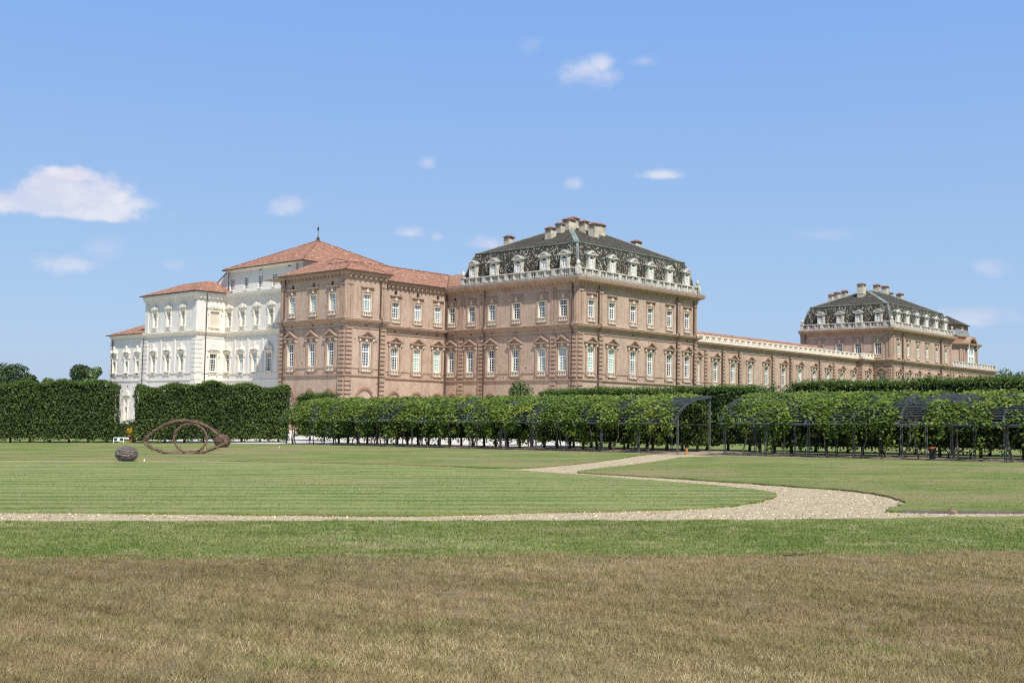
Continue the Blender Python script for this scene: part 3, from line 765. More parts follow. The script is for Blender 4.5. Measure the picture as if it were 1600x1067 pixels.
for u in (47.2, 52.7, 64.4, 71.2, 83.0): pipe(B, TG, u-31.2, 2, 15.2)
m = M(); m.box(-.12, .0, 0, 1.34, 2, 14.7, F(100, 4.66, 0))
z = 2.0
while z < 14.4: m.box(-.2, -.12, .05, 1.3, z+.09, z+.62, F(100, 4.66, 0)); z += .62
B.add('quoin', m, 'brick_trim')
balustrade(B, [(31.6, 5.75), (99.75, 5.75), (99.75, 4.45), (104.7, 4.45)], 16.15, 1.12, 1.95, 1, 'plaster_trim', bal=.5)
m = M(); m.slab([(31.3, 8.0, 16.7), (98.5, 8.0, 16.7), (94.5, 12.2, 18.7), (31.3, 12.2, 18.7)], .15); m.slab([(31.3, 12.2, 18.7), (94.5, 12.2, 18.7), (98.5, 17, 16.5), (31.3, 17, 16.5)], .15)
m.slab([(98.5, 8, 16.7), (98.5, 17, 16.5), (94.5, 12.2, 18.7)], .15)
B.add('roof', m, 'roof_tile')
m = M(); m.box(31.25, 98.3, 8.15, 16.8, 16.12, 16.65); B.add('attic_wall', m, 'plaster_trim')

# ================================================================== far pavilion
B = Building('brick_palace', 105.0, .5, 'smaller looking distant brick pavilion with slate mansard roof at the far end of the gallery', 'palace', 'brick palace blocks')
TL, TR = left_T(105.0, 22.0), right_T(105.0, .5)
B.face(TL, 21.5, [('up', 22-v, 17.35) for v in (17.2, 12.5, 8.15, 3.55)] + [('low', 22-2.7, 9.35), ('hole', 22-2.7, 15.0)], z1=22.9)
pu = [108.45, 113.2, 118.3, 123.3, 128.65, 133.9]
B.face(TR, 32.3, [('low', u-105, 9.35) for u in pu] + [('up', u-105, 17.33) for u in pu], z1=22.9)
B.wall.add([(137.3, .5, BASEZ), (137.3, 22, BASEZ), (137.3, 22, 22.9), (137.3, .5, 22.9)], [(0, 1, 2, 3)])
B.wall.add([(137.3, 22, BASEZ), (105, 22, BASEZ), (105, 22, 22.9), (137.3, 22, 22.9)], [(0, 1, 2, 3)])
B.wall.add([(105, .5, 22.85), (137.3, .5, 22.85), (137.3, 22, 22.85), (105, 22, 22.85)], [(0, 1, 2, 3)])
B.add('wall', B.wall, 'brick')
pth = [(105, 22), (105, .5), (137.3, .5), (137.3, 12)]
pt2 = [(105, 4.6), (105, .5), (137.25, .5)]
m = M(); m.sweep(pt2, P_Z1); m.sweep(pt2, P_FR); B.add('string_course', m, 'brick_trim')
m = M(); m.sweep(pt2, P_Z2); m.sweep(pt2, P_LIT_LIP, mi=1); B.add('ledge', m, ['brick_trim', 'frieze'])
frieze_band(B, [pt2])
m = M(); m.sweep(pth, P_Z3); modillions(m, [(105, 22), (105, .5)], 21.95, .42); modillions(m, [(105, .5), (137.3, .5)], 21.95, .42); B.add('cornice', m, 'brick_trim')
quoin(B, TL, 20.85, 1.15); pilaster(B, TL, 20.8, 1.1); pilaster(B, TL, .6, 1.0)
for x in (.65, 5.6, 26.2, 31.5): quoin(B, TR, x, 1.05); pilaster(B, TR, x, 1.0)
pipe(B, TR, 5.0); pipe(B, TR, 25.5); pipe(B, TL, 1.4, 16.5, 22.4)
balustrade(B, [(104.75, 21.6), (104.75, .25), (137.5, .25), (137.5, 8)], 23.03, 1.32, 1.62)
for u, v in ((104.9, 21.5), (104.9, .4), (137.3, .4)): urn(B, u, v, 24.33)
mansard(B, 104.6, 137.6, .1, 22.2)
TD = left_T(105.0, 22); TDr = right_T(0, .5)
for v in (17.0, 12.4, 8.0, 3.5): dormer(B, TD, 22-v)
for u in pu: dormer(B, TDr, u)
for c in ((111, 112.7, 9.8, 11.4, 29.5, 33.6), (124.4, 125.9, 10.4, 11.9, 31, 34.4), (124.6, 126.0, 12.5, 14, 31, 34.9), (132.4, 133.9, 10.4, 11.9, 28, 33.4), (132.6, 134, 13, 14.4, 28, 33.8),
          (112.5, 114, 16.5, 17.8, 28, 32.2), (114.4, 115.8, 15.6, 16.9, 28, 32.7), (110.9, 112.2, 17.2, 18.4, 28, 31.6)): chimney(B, *c)

# ================================================================== low block beyond the far pavilion
B = Building('brick_terrace', 137.4, .5, 'low brick block with balustraded terrace at the far right end of the palace', 'building')
TR = right_T(137.35, .5)
B.face(TR, 27.2, [('low', x, 9.35) for x in (3.5, 8.8, 14, 19.2, 24.4)], z1=16.15)
B.wall.add([(164.55, .5, BASEZ), (164.55, 9, BASEZ), (164.55, 9, 16.15), (164.55, .5, 16.15)], [(0, 1, 2, 3)])
B.wall.add([(137.35, .5, 16.12), (164.55, .5, 16.12), (164.55, 9, 16.12), (137.35, 9, 16.12)], [(0, 1, 2, 3)])
B.add('wall', B.wall, 'brick')
pth = [(137.4, .5), (164.55, .5), (164.55, 9)]
m = M(); m.sweep(pth, P_Z1); m.sweep(pth, P_FR); B.add('string_course', m, 'brick_trim')
m = M(); m.sweep(pth, P_Z2); m.sweep(pth, P_LIT_LIP, mi=1); B.add('ledge', m, ['brick_trim', 'frieze'])
frieze_band(B, [pth])
for x in (.8, 6.2, 21.8, 26.6): quoin(B, TR, x, .95)
balustrade(B, [(137.8, .4), (164.3, .4), (164.3, 8.5)], 16.15, 1.3, 1.8, 1)

# ================================================================== tower with bell roof
B = Building('brick_tower', 167, 11, 'brick tower with tall arched window and bell-shaped roof behind the far pavilion', 'tower')
pl = [(167, 27), (167, 15), (171, 11), (181, 11), (181, 27)]
m = M()
def ringwall(m, pl, z0, z1, cap=True, mi=0):
    n = len(pl); m.add([(u, v, z0) for u, v in pl] + [(u, v, z1) for u, v in pl], [(i, (i+1) % n, n+(i+1) % n, n+i) for i in range(n)] + ([tuple(range(n, 2*n))] if cap else []), ID, mi)
ringwall(m, pl, BASEZ, 24); B.add('wall', m, 'brick')
m = M(); ringwall(m, [(167.6, 26.5), (167.6, 15.3), (171.3, 11.6), (180.4, 11.6), (180.4, 26.5)], 23.9, 25.9); B.add('attic_wall', m, 'brick_red')
m = M()
m.sweep(pl, [(-.05, 22.6), (.3, 22.8), (.4, 23.3), (1.0, 23.6), (1.1, 24.0), (-.05, 24.1)])
m.sweep([(167.6, 26.5), (167.6, 15.3), (171.3, 11.6), (180.4, 11.6), (180.4, 26.5)], [(-.05, 25.5), (.4, 25.7), (.45, 26.0), (-.05, 26.05)])
B.add('cornice', m, 'brick_trim')
m = M()
T = F(171, 11, 0)
for x in (.5, 2.2, 7.7, 9.5): m.box(x-.4, x+.4, -.22, 0, BASEZ, 22.6, T)
T2 = F(167, 15, -math.pi/4)
for x in (.5, 5.1): m.box(x-.35, x+.35, -.2, 0, BASEZ, 22.6, T2)
B.add('pilaster', m, 'brick_trim')
n = 12
arch = [(2.05*math.cos(math.pi*i/n), 21.4+2.05*math.sin(math.pi*i/n)) for i in range(n+1)]
Ta = F(176, 11, 0)
m = M(); m.prism([(-2.05, 15.0)] + list(reversed(arch))[0:0] + [(2.05, 15.0)] + arch, -.12, -.02, Ta)
w = B.add('window', m, 'glass_pale')
m = M()
for i in range(n):
    a0, a1 = math.pi*i/n, math.pi*(i+1)/n
    m.prism([(q*math.cos(a), 21.4+q*math.sin(a)) for a, q in ((a0, 2.15), (a1, 2.15), (a1, 1.5), (a0, 1.5))], -.34, -.1, Ta)
m.box(-2.15, -1.5, -.34, -.1, 15, 21.4, Ta); m.box(1.5, 2.15, -.34, -.1, 15, 21.4, Ta); m.box(-1.5, 1.5, -.3, -.11, 20.3, 20.9, Ta)
m.box(-.25, .25, -.3, -.11, 15, 20.3, Ta); m.box(-.12, .12, -.3, -.11, 20.9, 23, Ta)
me = m.mesh('frame', 'window_paint', B.off); link('frame', me, w)
m = M()
for i in range(n):
    a0, a1 = math.pi*i/n, math.pi*(i+1)/n
    m.prism([(q*math.cos(a), 22.6+q*math.sin(a)) for a, q in ((a0, 3.3), (a1, 3.3), (a1, 2.7), (a0, 2.7))], -1.0, .6, Ta)
B.add('arch', m, 'brick_trim')
m = M(); lv = [(0, 26.0), (.9, 26.35), (1.8, 27.0), (2.4, 27.9)]
A = (167.9, 11.9, 180.2, 26.2); D = (172, 13, 180, 21)
rg = []
for k, z in ((0, 26.0), (.55, 26.45), (.85, 27.1), (1, 27.9)):
    u0, v0, u1, v1 = [a+(d-a)*k for a, d in zip(A, D)]; rg += [(u0, v0, z), (u1, v0, z), (u1, v1, z), (u0, v1, z)]
m.add(rg, [(4*k+q, 4*k+(q+1) % 4, 4*k+4+(q+1) % 4, 4*k+4+q) for k in range(3) for q in range(4)]); B.add('bell_roof', m, 'lead_grey')
m = M(); m.box(172, 180, 13, 21, 27.2, 29.0); m.box(175.4, 176.6, 12.9, 13, 27.6, 28.7, ID, 1); B.add('lantern', m, ['brick_red', 'cream'])
m = M(); m.add([(171.3, 12.3, 29.0), (180.7, 12.3, 29.0), (180.7, 21.7, 29.0), (171.3, 21.7, 29.0), (176, 17, 31.8)], [(0, 1, 4), (1, 2, 4), (2, 3, 4), (3, 0, 4), (3, 2, 1, 0)]); B.add('roof', m, 'slate_top')

# ================================================================== white palace
B = Building('white_palace', -24.6, 61.9, 'white plastered palace with red tiled roofs at the left, beside the brick wing', 'palace')
U0, V0 = -24.6, 61.9
TW = left_T(U0, 78.9); TWr = right_T(U0, V0); TV = left_T(-19.1, V0); TLW = left_T(U0, 91.3)
z3w = 22.35
B.face(TW, 17.0, [('wlow', 78.9-v, 9.12) for v in (75.5, 70.85, 66.25)] + [('wup', 78.9-v, 16.85) for v in (75.5, 70.9, 66.25)], z1=z3w)
B.face(TWr, 5.5, [('wlow', 3.3, 9.12), ('wblind', 3.3, 16.6)], z1=z3w)
B.face(TV, 23.4, [('wlow_pale' if i in (1, 2) else 'wlow', V0-v, 9.12) for i, v in enumerate((60.9, 56.85, 52.85, 48.85, 44.8))] + [('wup', V0-v, 16.75) for v in (60.8, 56.75, 52.65, 48.6, 44.5)], z1=z3w)
B.face(TLW, 12.4, [('wshort', 91.3-v, 9.12) for v in (89.6, 85.05, 81.05)] + [('wdoor', 91.3-84.6, .6), ('wslot', 91.3-84.4, 5.85)], z1=16.0)
TAt = left_T(-18.3, 63.2)
B.face(TAt, 21.7, [('wattic', 63.2-v, 23.0) for v in (61.5, 57.35, 53.2, 49.2, 45.2)] + [('wvent', 63.2-53.25, 25.9), ('wvent', 63.2-61.9+.6 if 0 else 63.2-45.2, 25.9)], z0=22.2, z1=26.6)
W = B.wall
W.add([(-18.3, 41.5, 22.2), (3, 41.5, 22.2), (3, 41.5, 26.6), (-18.3, 41.5, 26.6)], [(0, 1, 2, 3)])
W.add([(-18.3, 63.2, 22.2), (-18.3, 63.2, 26.6), (3, 63.2, 26.6), (3, 63.2, 22.2)], [(0, 1, 2, 3)])
W.add([(U0, 91.3, BASEZ), (-12, 91.3, BASEZ), (-12, 91.3, 16), (U0, 91.3, 16)], [(0, 1, 2, 3)])
W.add([(U0, 78.9, 15.9), (-12, 78.9, 15.9), (-12, 78.9, z3w), (U0, 78.9, z3w)], [(0, 1, 2, 3)])
W.add([(U0, V0, z3w-.03), (U0, 78.9, z3w-.03), (-12, 78.9, z3w-.03), (-12, 41, z3w-.03), (-19.1, 41, z3w-.03), (-19.1, V0, z3w-.03)], [(0, 1, 2, 3, 4, 5)])
W.add([(-18.25, 63.2, 26.3), (-18.25, 66.8, 24.3), (-18.25, 66.8, 23.5), (-18.25, 63.2, 22.4)], [(0, 1, 2, 3)])
B.add('wall', W, 'plaster_white')
pw_ = [(U0, 91.2), (U0, V0), (-19.1, V0), (-19.1, 38.6)]
p2 = [(U0, 78.95), (U0, V0), (-19.1, V0), (-19.1, 38.6)]
m = M()
m.sweep(pw_, [(-.03, 7.5), (.1, 7.52), (.14, 7.68), (-.03, 7.72)]); m.sweep(pw_, [(-.03, 8.72), (.12, 8.75), (.12, 8.9), (-.03, 8.92)])
m.sweep(p2, [(-.05, 15.15), (.12, 15.2), (.2, 15.4), (.42, 15.62), (.45, 15.85), (-.05, 15.95)]); m.sweep(p2, [(-.03, 14.7), (.07, 14.72), (.07, 14.8), (-.03, 14.82)])
m.sweep([(U0, 91.25), (U0, 78.95)], [(-.03, 14.95), (.07, 14.97), (.07, 15.05), (-.03, 15.07)])
B.add('string_course', m, 'plaster_trim')
m = M()
m.sweep(p2, [(-.05, 20.95), (.08, 21.0), (.1, 21.3), (.3, 21.45), (.6, 21.9), (.68, 22.3), (-.05, 22.45)])
modillions(m, [(U0, 78.9), (U0, V0)], 21.35, .42, .78, .3, .42); modillions(m, [(U0, V0), (-19.1, V0)], 21.35, .42, .78, .3, .42); modillions(m, [(-19.1, V0), (-19.1, 41)], 21.35, .42, .78, .3, .42)
m.sweep([(U0, 91.3), (U0, 78.95)], [(-.05, 15.3), (.1, 15.4), (.4, 15.85), (.42, 15.98), (-.05, 16.0)])
m.sweep([(-18.3, 63.2), (-18.3, 41.5), (3, 41.5)], [(-.05, 26.1), (.1, 26.2), (.4, 26.5), (.42, 26.6), (-.05, 26.62)])
B.add('cornice', m, 'plaster_white')
def wquoin(T, x, w, zs):
    m = M()
    for z0, z1, rust in zs:
        if rust:
            z = z0
            while z < z1-.3: m.box(x-w/2, x+w/2, -.12, 0, z+.05, min(z+.72, z1), T); z += .76
        else: m.box(x-w/2, x+w/2, -.1, 0, z0, z1, T)
    B.add('pilaster', m, 'plaster_white')
for T, x in ((TW, 16.35), (TW, .6), (TWr, .65), (TLW, .55), (TLW, 11.8)):
    wquoin(T, x, 1.2 if x != .55 else .9, [(0, 7.5, True), (7.75, 8.7, False), (8.95, 14.65, True)] + ([(16.0, 20.9, False)] if T in (TW, TWr) else []))
for v in (58.8, 54.85, 50.7, 46.6): wquoin(TV, V0-v, .5, [(8.95, 14.65, False)])
for v in (73.2, 68.6): wquoin(TW, 78.9-v, .5, [(8.95, 14.65, False)])
m = M()
def ppipe(T, x, z0, z1, o=-.22): m.tube([T(x, o, z0), T(x, o, z1)], .075, 6)
ppipe(TWr, 1.35, 0, 22, -.75); ppipe(TW, .05, 0, 15, -.3); ppipe(TLW, 1.1, 0, 15.2); ppipe(TAt, 1.0, 22.3, 26.2, -.3); ppipe(TAt, 20.5, 22.3, 26.2, -.3)
B.add('drainpipe', m, 'dark_metal')
m = M()
m.slab([(-25.4, 61.1, 22.5), (-25.4, 79.8, 22.5), (-20, 74.5, 24.87), (-20, 66.5, 24.87)]); m.slab([(-25.4, 61.1, 22.5), (-20, 66.5, 24.87), (-18.2, 66.5, 24.87), (-18.2, 61.1, 22.5)])
m.slab([(-20, 66.5, 24.87), (-20, 74.5, 24.87), (-12, 74.5, 24.87), (-12, 66.5, 24.87)]); m.slab([(-25.4, 79.8, 22.5), (-12, 79.8, 22.5), (-12, 74.5, 24.87), (-20, 74.5, 24.87)])
B.add('roof', m, 'roof_tile', 'red tiled hip roof over the projecting white block')
m = M(); m.slab([(-25.2, 79.0, 16.02), (-25.2, 91.9, 16.02), (-19.2, 85.9, 18.65), (-19.2, 79.0, 18.65)]); m.slab([(-25.2, 91.9, 16.02), (-12, 91.9, 16.02), (-12, 85.9, 18.65), (-19.2, 85.9, 18.65)]); m.slab([(-19.2, 79, 18.65), (-19.2, 85.9, 18.65), (-12, 85.9, 18.65), (-12, 79, 18.65)])
B.add('roof', m, 'roof_tile', 'low red tiled roof at the far left end')
c = [(-18.95, 40.85, 26.6), (3.9, 40.85, 26.6), (3.9, 63.7, 26.6), (-18.95, 63.7, 26.6)]; ap = (-7.5, 52.3, 32.1)
m = M()
for i in range(4): m.slab([c[i], c[(i+1) % 4], ap], .15)
rf = B.add('roof', m, 'roof_tile', 'tall red tiled pyramid roof with a finial')
m = M()
for i in range(4): m.tube([c[i], ap], .14, 6)
m.tube([(-18.2, 63.1, 26.5), (-18.2, 66.9, 24.35)], .12, 5, 1)
B.add('ridge_tiles', m, ['small_tile', 'dark_metal'])
m = M(); m.sweep([(-18.95, 63.7), (-18.95, 40.85), (3.9, 40.85)], [(0, 26.42), (.14, 26.42), (.14, 26.58), (0, 26.58)]); m.sweep([(-25.4, 79.8), (-25.4, 61.1), (-19.7, 61.1)], [(0, 22.34), (.13, 22.34), (.13, 22.48), (0, 22.48)]); m.sweep([(-25.2, 91.9), (-25.2, 79.0)], [(0, 15.86), (.13, 15.86), (.13, 16.0), (0, 16.0)]); B.add('gutter', m, 'dark_metal')
m = M(); x, y = ap[0], ap[1]
m.taper(x, y, 31.8, 32.2, .5, .36); m.taper(x, y, 32.2, 32.5, .22, .3); m.taper(x, y, 32.5, 32.9, .3, .09); m.taper(x, y, 32.9, 34.7, .055, .03); m.box(x-.02, x+.02, y-.2, y+.28, 33.9, 34.4)
me = m.mesh('finial', 'pipe_brown', B.off); link('finial', me, rf)

# steeple far behind
m = M(); m.taper(0, 0, 14, 21.5, .9, .5); m.taper(0, 0, 21.5, 26, .6, .05); m.taper(0, 0, 26, 27.5, .06, .04); m.taper(0, 0, 26.3, 26.8, .05, .22)
o = m.build('steeple', 'lead_grey'); o.location = pw(200, 3); tag(o, 'thin grey steeple tip poking above the far right terrace balustrade', 'steeple')

# ================================================================== ground
def plan_mesh(name, pts, mat, lift, skirt=0, sub=False):
    m = M(); n = len(pts)
    top = [(x, y, gz(x) + lift) for x, y in pts]
    if skirt:
        m.add(top + [(x, y, gz(x)+lift-skirt) for x, y in pts], [tuple(range(n))] + [(i, n+i, n+(i+1) % n, (i+1) % n) for i in range(n)])
    else: m.add(top, [tuple(range(n))])
    o = m.build(name, mat)
    import bmesh
    bm = bmesh.new(); bm.from_mesh(o.data); bmesh.ops.triangulate(bm, faces=[f for f in bm.faces if len(f.verts) > 4]); bmesh.ops.recalc_face_normals(bm, faces=bm.faces); bm.to_mesh(o.data); bm.free()
    return tag(o, kind='structure')
m = M()
xs = [-3000, -600, -200, -75, 75, 200, 600, 3000]; ys = [-400, 0, 300, 1000, 4000]
m.add([(x, y, gz(x)-.02) for y in ys for x in xs], [(j*8+i, j*8+i+1, j*8+i+9, j*8+i+8) for j in range(4) for i in range(7)])
tag(m.build('ground', 'lawn_green'), kind='structure')

def smooth(pts, it=2):
    for _ in range(it):
        q = [pts[0]]
        for a, b in zip(pts, pts[1:]): q += [(a[0]*.75+b[0]*.25, a[1]*.75+b[1]*.25), (a[0]*.25+b[0]*.75, a[1]*.25+b[1]*.75)]
        pts = q + [pts[-1]]
    return pts
OV = [(-29, 26.8), (-20, 27.2), (-12.65, 27.89), (-9.35, 27.54), (-6.12, 27.18), (-3.0, 26.92), (-0.86, 27.32), (1.28, 28.12), (3.35, 28.69), (4.84, 29.27), (5.71, 29.8), (6.86, 31.26), (7.62, 32.72), (8.1, 34.05), (8.3, 35.32), (8.23, 36.07), (7.82, 37.48), (7.19, 38.82), (6.41, 40.19), (4.94, 42.42), (3.03, 45.77), (1.46, 47.9), (-1.2, 50.9), (-6.05, 54.2), (-9.4, 55.9), (-16.38, 58.0), (-26.09, 57.6), (-40, 56.0)]
RT = [(34, 28.6), (19.62, 28.51), (12.97, 28.24), (11.05, 28.28), (9.9, 28.43), (9.5, 28.65), (9.95, 29.31), (10.46, 30.05), (10.97, 31.16), (11.27, 32.22), (11.47, 33.36), (11.5, 34.43), (11.41, 35.37), (10.99, 36.79), (10.12, 38.24), (8.49, 40.69), (6.86, 43.01), (5.25, 45.04), (3.85, 46.82), (2.5, 48.4), (5.29, 53.9), (7.83, 59.93), (9.89, 65.8)]
RT2 = [(13.4, 69.2), (19, 65.1), (27.5, 58.5), (40, 48.7), (60, 33)]
FR = [(-16.38, 59.9), (-9.59, 57.3), (-6.18, 55.9), (-2.9, 53.6), (-.6, 51.6), (.54, 51.3), (3.52, 56.79), (6.34, 64.39), (8.2, 70.0), (9.3, 72.6)]
jit = lambda P, a: [(x+random.uniform(-a, a), y+random.uniform(-a, a)) for x, y in P]
plan_mesh('gravel_path', [(-60, 20), (60, 20), (60, 34), (42, 48), (15, 71), (12.6, 76.5), (9, 74.5), (-20, 62), (-60, 61.5)], 'gravel', .0)
plan_mesh('lawn_oval', jit(smooth(OV), .1) + [(-60, 52), (-60, 27)], 'lawn_oval', .06, .09)
plan_mesh('lawn_right', jit(smooth(RT), .09) + RT2 + [(60, 28.7)], 'lawn_far', .06, .09)
plan_mesh('lawn_far', [(-60, 56.9+1), (-40, 57.9+1), (-26, 59.6)] + jit(smooth(FR), .05) + [(-18.9, 94.9), (-33, 97.5), (-60, 97)], 'lawn_far', .055, .08)
FRONT = [(-30, 24.8), (-14.25, 25.13), (-11.45, 25.26), (-7.18, 25.43), (-2.85, 25.6), (4.49, 25.82), (7.57, 26.28), (9.38, 26.65), (10.53, 26.93), (12.47, 27.15), (17.26, 27.37), (40, 27.6)]
plan_mesh('lawn_front', [(-30, 17)] + [(40, 17)] + list(reversed(jit(smooth(FRONT, 3), .13))), 'lawn_green', .04, .08)
DRY = [(-60, 17.5), (-20, 18.2), (-8.35, 18.5), (-4.18, 18.66), (0.07, 19.07), (3.32, 19.04), (5.62, 19.52), (9.24, 20.14), (20, 20.6), (60, 21)]
plan_mesh('lawn_dry', [(-60, -20), (60, -20)] + list(reversed(jit(smooth(DRY, 4), .3))), 'lawn_dry', .052, .0)
plan_mesh('court', [(-31, 103.5), (-24, 99.3), (-19.6, 97.5), (-12, 91.7), (-2, 84), (6, 95), (8, 140), (60, 300), (-200, 300)], 'court_gravel', .0)
plan_mesh('pergola_bed', [(-19.6, 94.2), (9.4, 71.9), (11.5, 72.3), (13.3, 69.6), (28, 57.8), (60, 32.5), (66, 39), (34, 64), (18, 77), (-13.5, 102.3)], 'soil', .02)
# edging strip along the right lawn
m = M(); K = [(9.9, 28.36), (10.98, 28.2), (12.84, 28.16), (16.04, 28.15), (30, 28.3)]
for (a, b) in zip(K, K[1:]):
    m.add([(a[0], a[1], gz(a[0])-.02), (b[0], b[1], gz(b[0])-.02), (b[0], b[1], gz(b[0])+.07), (a[0], a[1], gz(a[0])+.06), (a[0], a[1]+.05, gz(a[0])+.06), (b[0], b[1]+.05, gz(b[0])+.07)], [(0, 1, 2, 3), (3, 2, 5, 4)])
tag(m.build('lawn_edging', 'kerb_metal'), 'dark metal edging strip along the right lawn beside the gravel path', 'edging')
m = M(); m.box(-.1, .1, -.05, .05, 0, .06); o = m.build('brick_block', 'brick_red'); o.location = (11.1, 28.05, gz(11)+.06); o.rotation_euler = (.1, .25, .3); tag(o, 'single orange brick lying against the lawn edging on the right', 'brick')

# ------------------------------------------------------------------ grass blades
def blades(name, n, area, mat, h, w, lift, cond=None, label=None, lean0=.1):
    x0, x1, y0, y1 = area
    y = RNG.uniform(0, 1, n); y = y0 + (y1-y0)*y
    half = .53*y; x = RNG.uniform(-1, 1, n)*half
    if cond is not None:
        k = cond(x, y); x, y = x[k], y[k]; n = len(x)
    P = np.stack([x, y, gza(x)+lift], 1)
    patch = .5+.5*lumpy(P*np.array([1, 1.6, 1]), .9, 3); patch2 = .5+.5*lumpy(P*np.array([1, 1.6, 1]), .25, 5)
    hh = h*RNG.uniform(.3, 1.0, n)**1.0*1.5*(.7+.6*patch); ww = w*RNG.uniform(.7, 1.5, n)*(1+(y-10)*.035)
    ang = RNG.uniform(0, 2*np.pi, n); lean = RNG.uniform(lean0, 1.5, n)
    d = np.stack([np.cos(ang), np.sin(ang), np.zeros(n)], 1)
    face = RNG.normal(0, .6 if lean0 < .4 else 1.2, n)
    s = np.stack([np.cos(face), np.sin(face), np.zeros(n)], 1)*ww[:, None]*.5
    tip = P + d*(hh*np.sin(lean))[:, None] + np.array([0, 0, 1.])*(hh*np.cos(lean)+.003)[:, None]
    V = np.empty((n, 3, 3)); V[:, 0] = P-s; V[:, 1] = P+s; V[:, 2] = tip
    patch3 = .5+.5*lumpy(P*np.array([1, 1.8, 1]), 2.6, 8)
    r = np.clip(RNG.beta(1.6, 1.8, n)*.62 + .42*(patch2-.4) + .42*(patch3-.5), 0, 1)
    o = link(name, quads_mesh(name, V.reshape(-1, 3), mat, r, 3))
    return tag(o, label, 'grass', kind='stuff')
lump2 = lambda x, y, f, sd: lumpy(np.stack([x, y*1.5, x*0], 1), f, sd)
dry_edge = lambda x, y: 19.0 + .06*x + .22*np.sin(x*1.7) + .55*lump2(x, y, 1.1, 21)
blades('dry_grass', 420000, (0, 0, 9.2, 20.8), 'grass_dry_blade', .062, .0062, .05, lambda x, y: (y < dry_edge(x, y)+RNG.normal(0, .35, len(x))) & (RNG.uniform(0, 1, len(x)) < np.clip(12.5/y, 0, 1)) & (lump2(x, y, 2.1, 4)+RNG.normal(0, .5, len(x)) > -.75), 'short brown sun-dried grass across the foreground', .3)
blades('green_grass', 215000, (0, 0, 18.0, 26.2), 'grass_green_blade', .05, .010, .038, lambda x, y: (y > dry_edge(x, y)+RNG.normal(0, .3, len(x))) & (y < 25.5+.045*np.clip(x, -20, 40)+.34*lump2(x, y, 1.7, 6)+RNG.normal(0, .1, len(x))), 'mown green grass strip between the dry grass and the gravel path', .45)
blades('green_weeds', 170000, (0, 0, 9.2, 19.5), 'grass_green_blade', .06, .009, .05, lambda x, y: lump2(x, y, 1.5, 9) + .5*lump2(x, y, .5, 2) + RNG.normal(0, .16, len(x)) > 1.02, 'small tufts of green grass and weeds scattered in the brown grass')
def in_poly(x, y, P):
    c = np.zeros(len(x), bool); n = len(P)
    for k in range(n):
        (x0, y0), (x1, y1) = P[k], P[(k+1) % n]
        if y0 != y1: c ^= ((y0 > y) != (y1 > y)) & (x < (x1-x0)*(y-y0)/(y1-y0)+x0)
    return c
OVP = smooth(OV)+[(-60, 52), (-60, 27)]; RTP = smooth(RT)+RT2+[(60, 28.7)]
jj = lambda v, a: v+RNG.normal(0, a, len(v))
blades('green_grass', 330000, (0, 0, 26.6, 66), 'grass_green_blade', .035, .013, .05, lambda x, y: (RNG.uniform(0, 1, len(x)) < np.clip((66-y)/39, 0, 1)**1.6*.75) & (in_poly(jj(x, .12), jj(y, .12), OVP) | in_poly(jj(x, .12), jj(y, .1), RTP)), 'short mown grass blades on the oval and right lawns')

# loose stones on the path
n = 26000; y = RNG.uniform(25.0, 50, n); x = RNG.uniform(-.53, .53, n)*y; k = ~(in_poly(x, y, OVP) | in_poly(x, y, RTP)) & (y > 25.3+.045*np.clip(x, -20, 40)) & (RNG.uniform(0, 1, n) < (27/y)**2)
x, y = x[k], y[k]; P = np.stack([x, y, gza(x)+.012], 1)
tag(leaves('loose_gravel', P, np.tile(np.array([0, -.3, 1.]), (len(P), 1)), .055, 'stone_chip', None, .7), 'loose pale and dark stones scattered over the gravel path', 'gravel', kind='stuff')
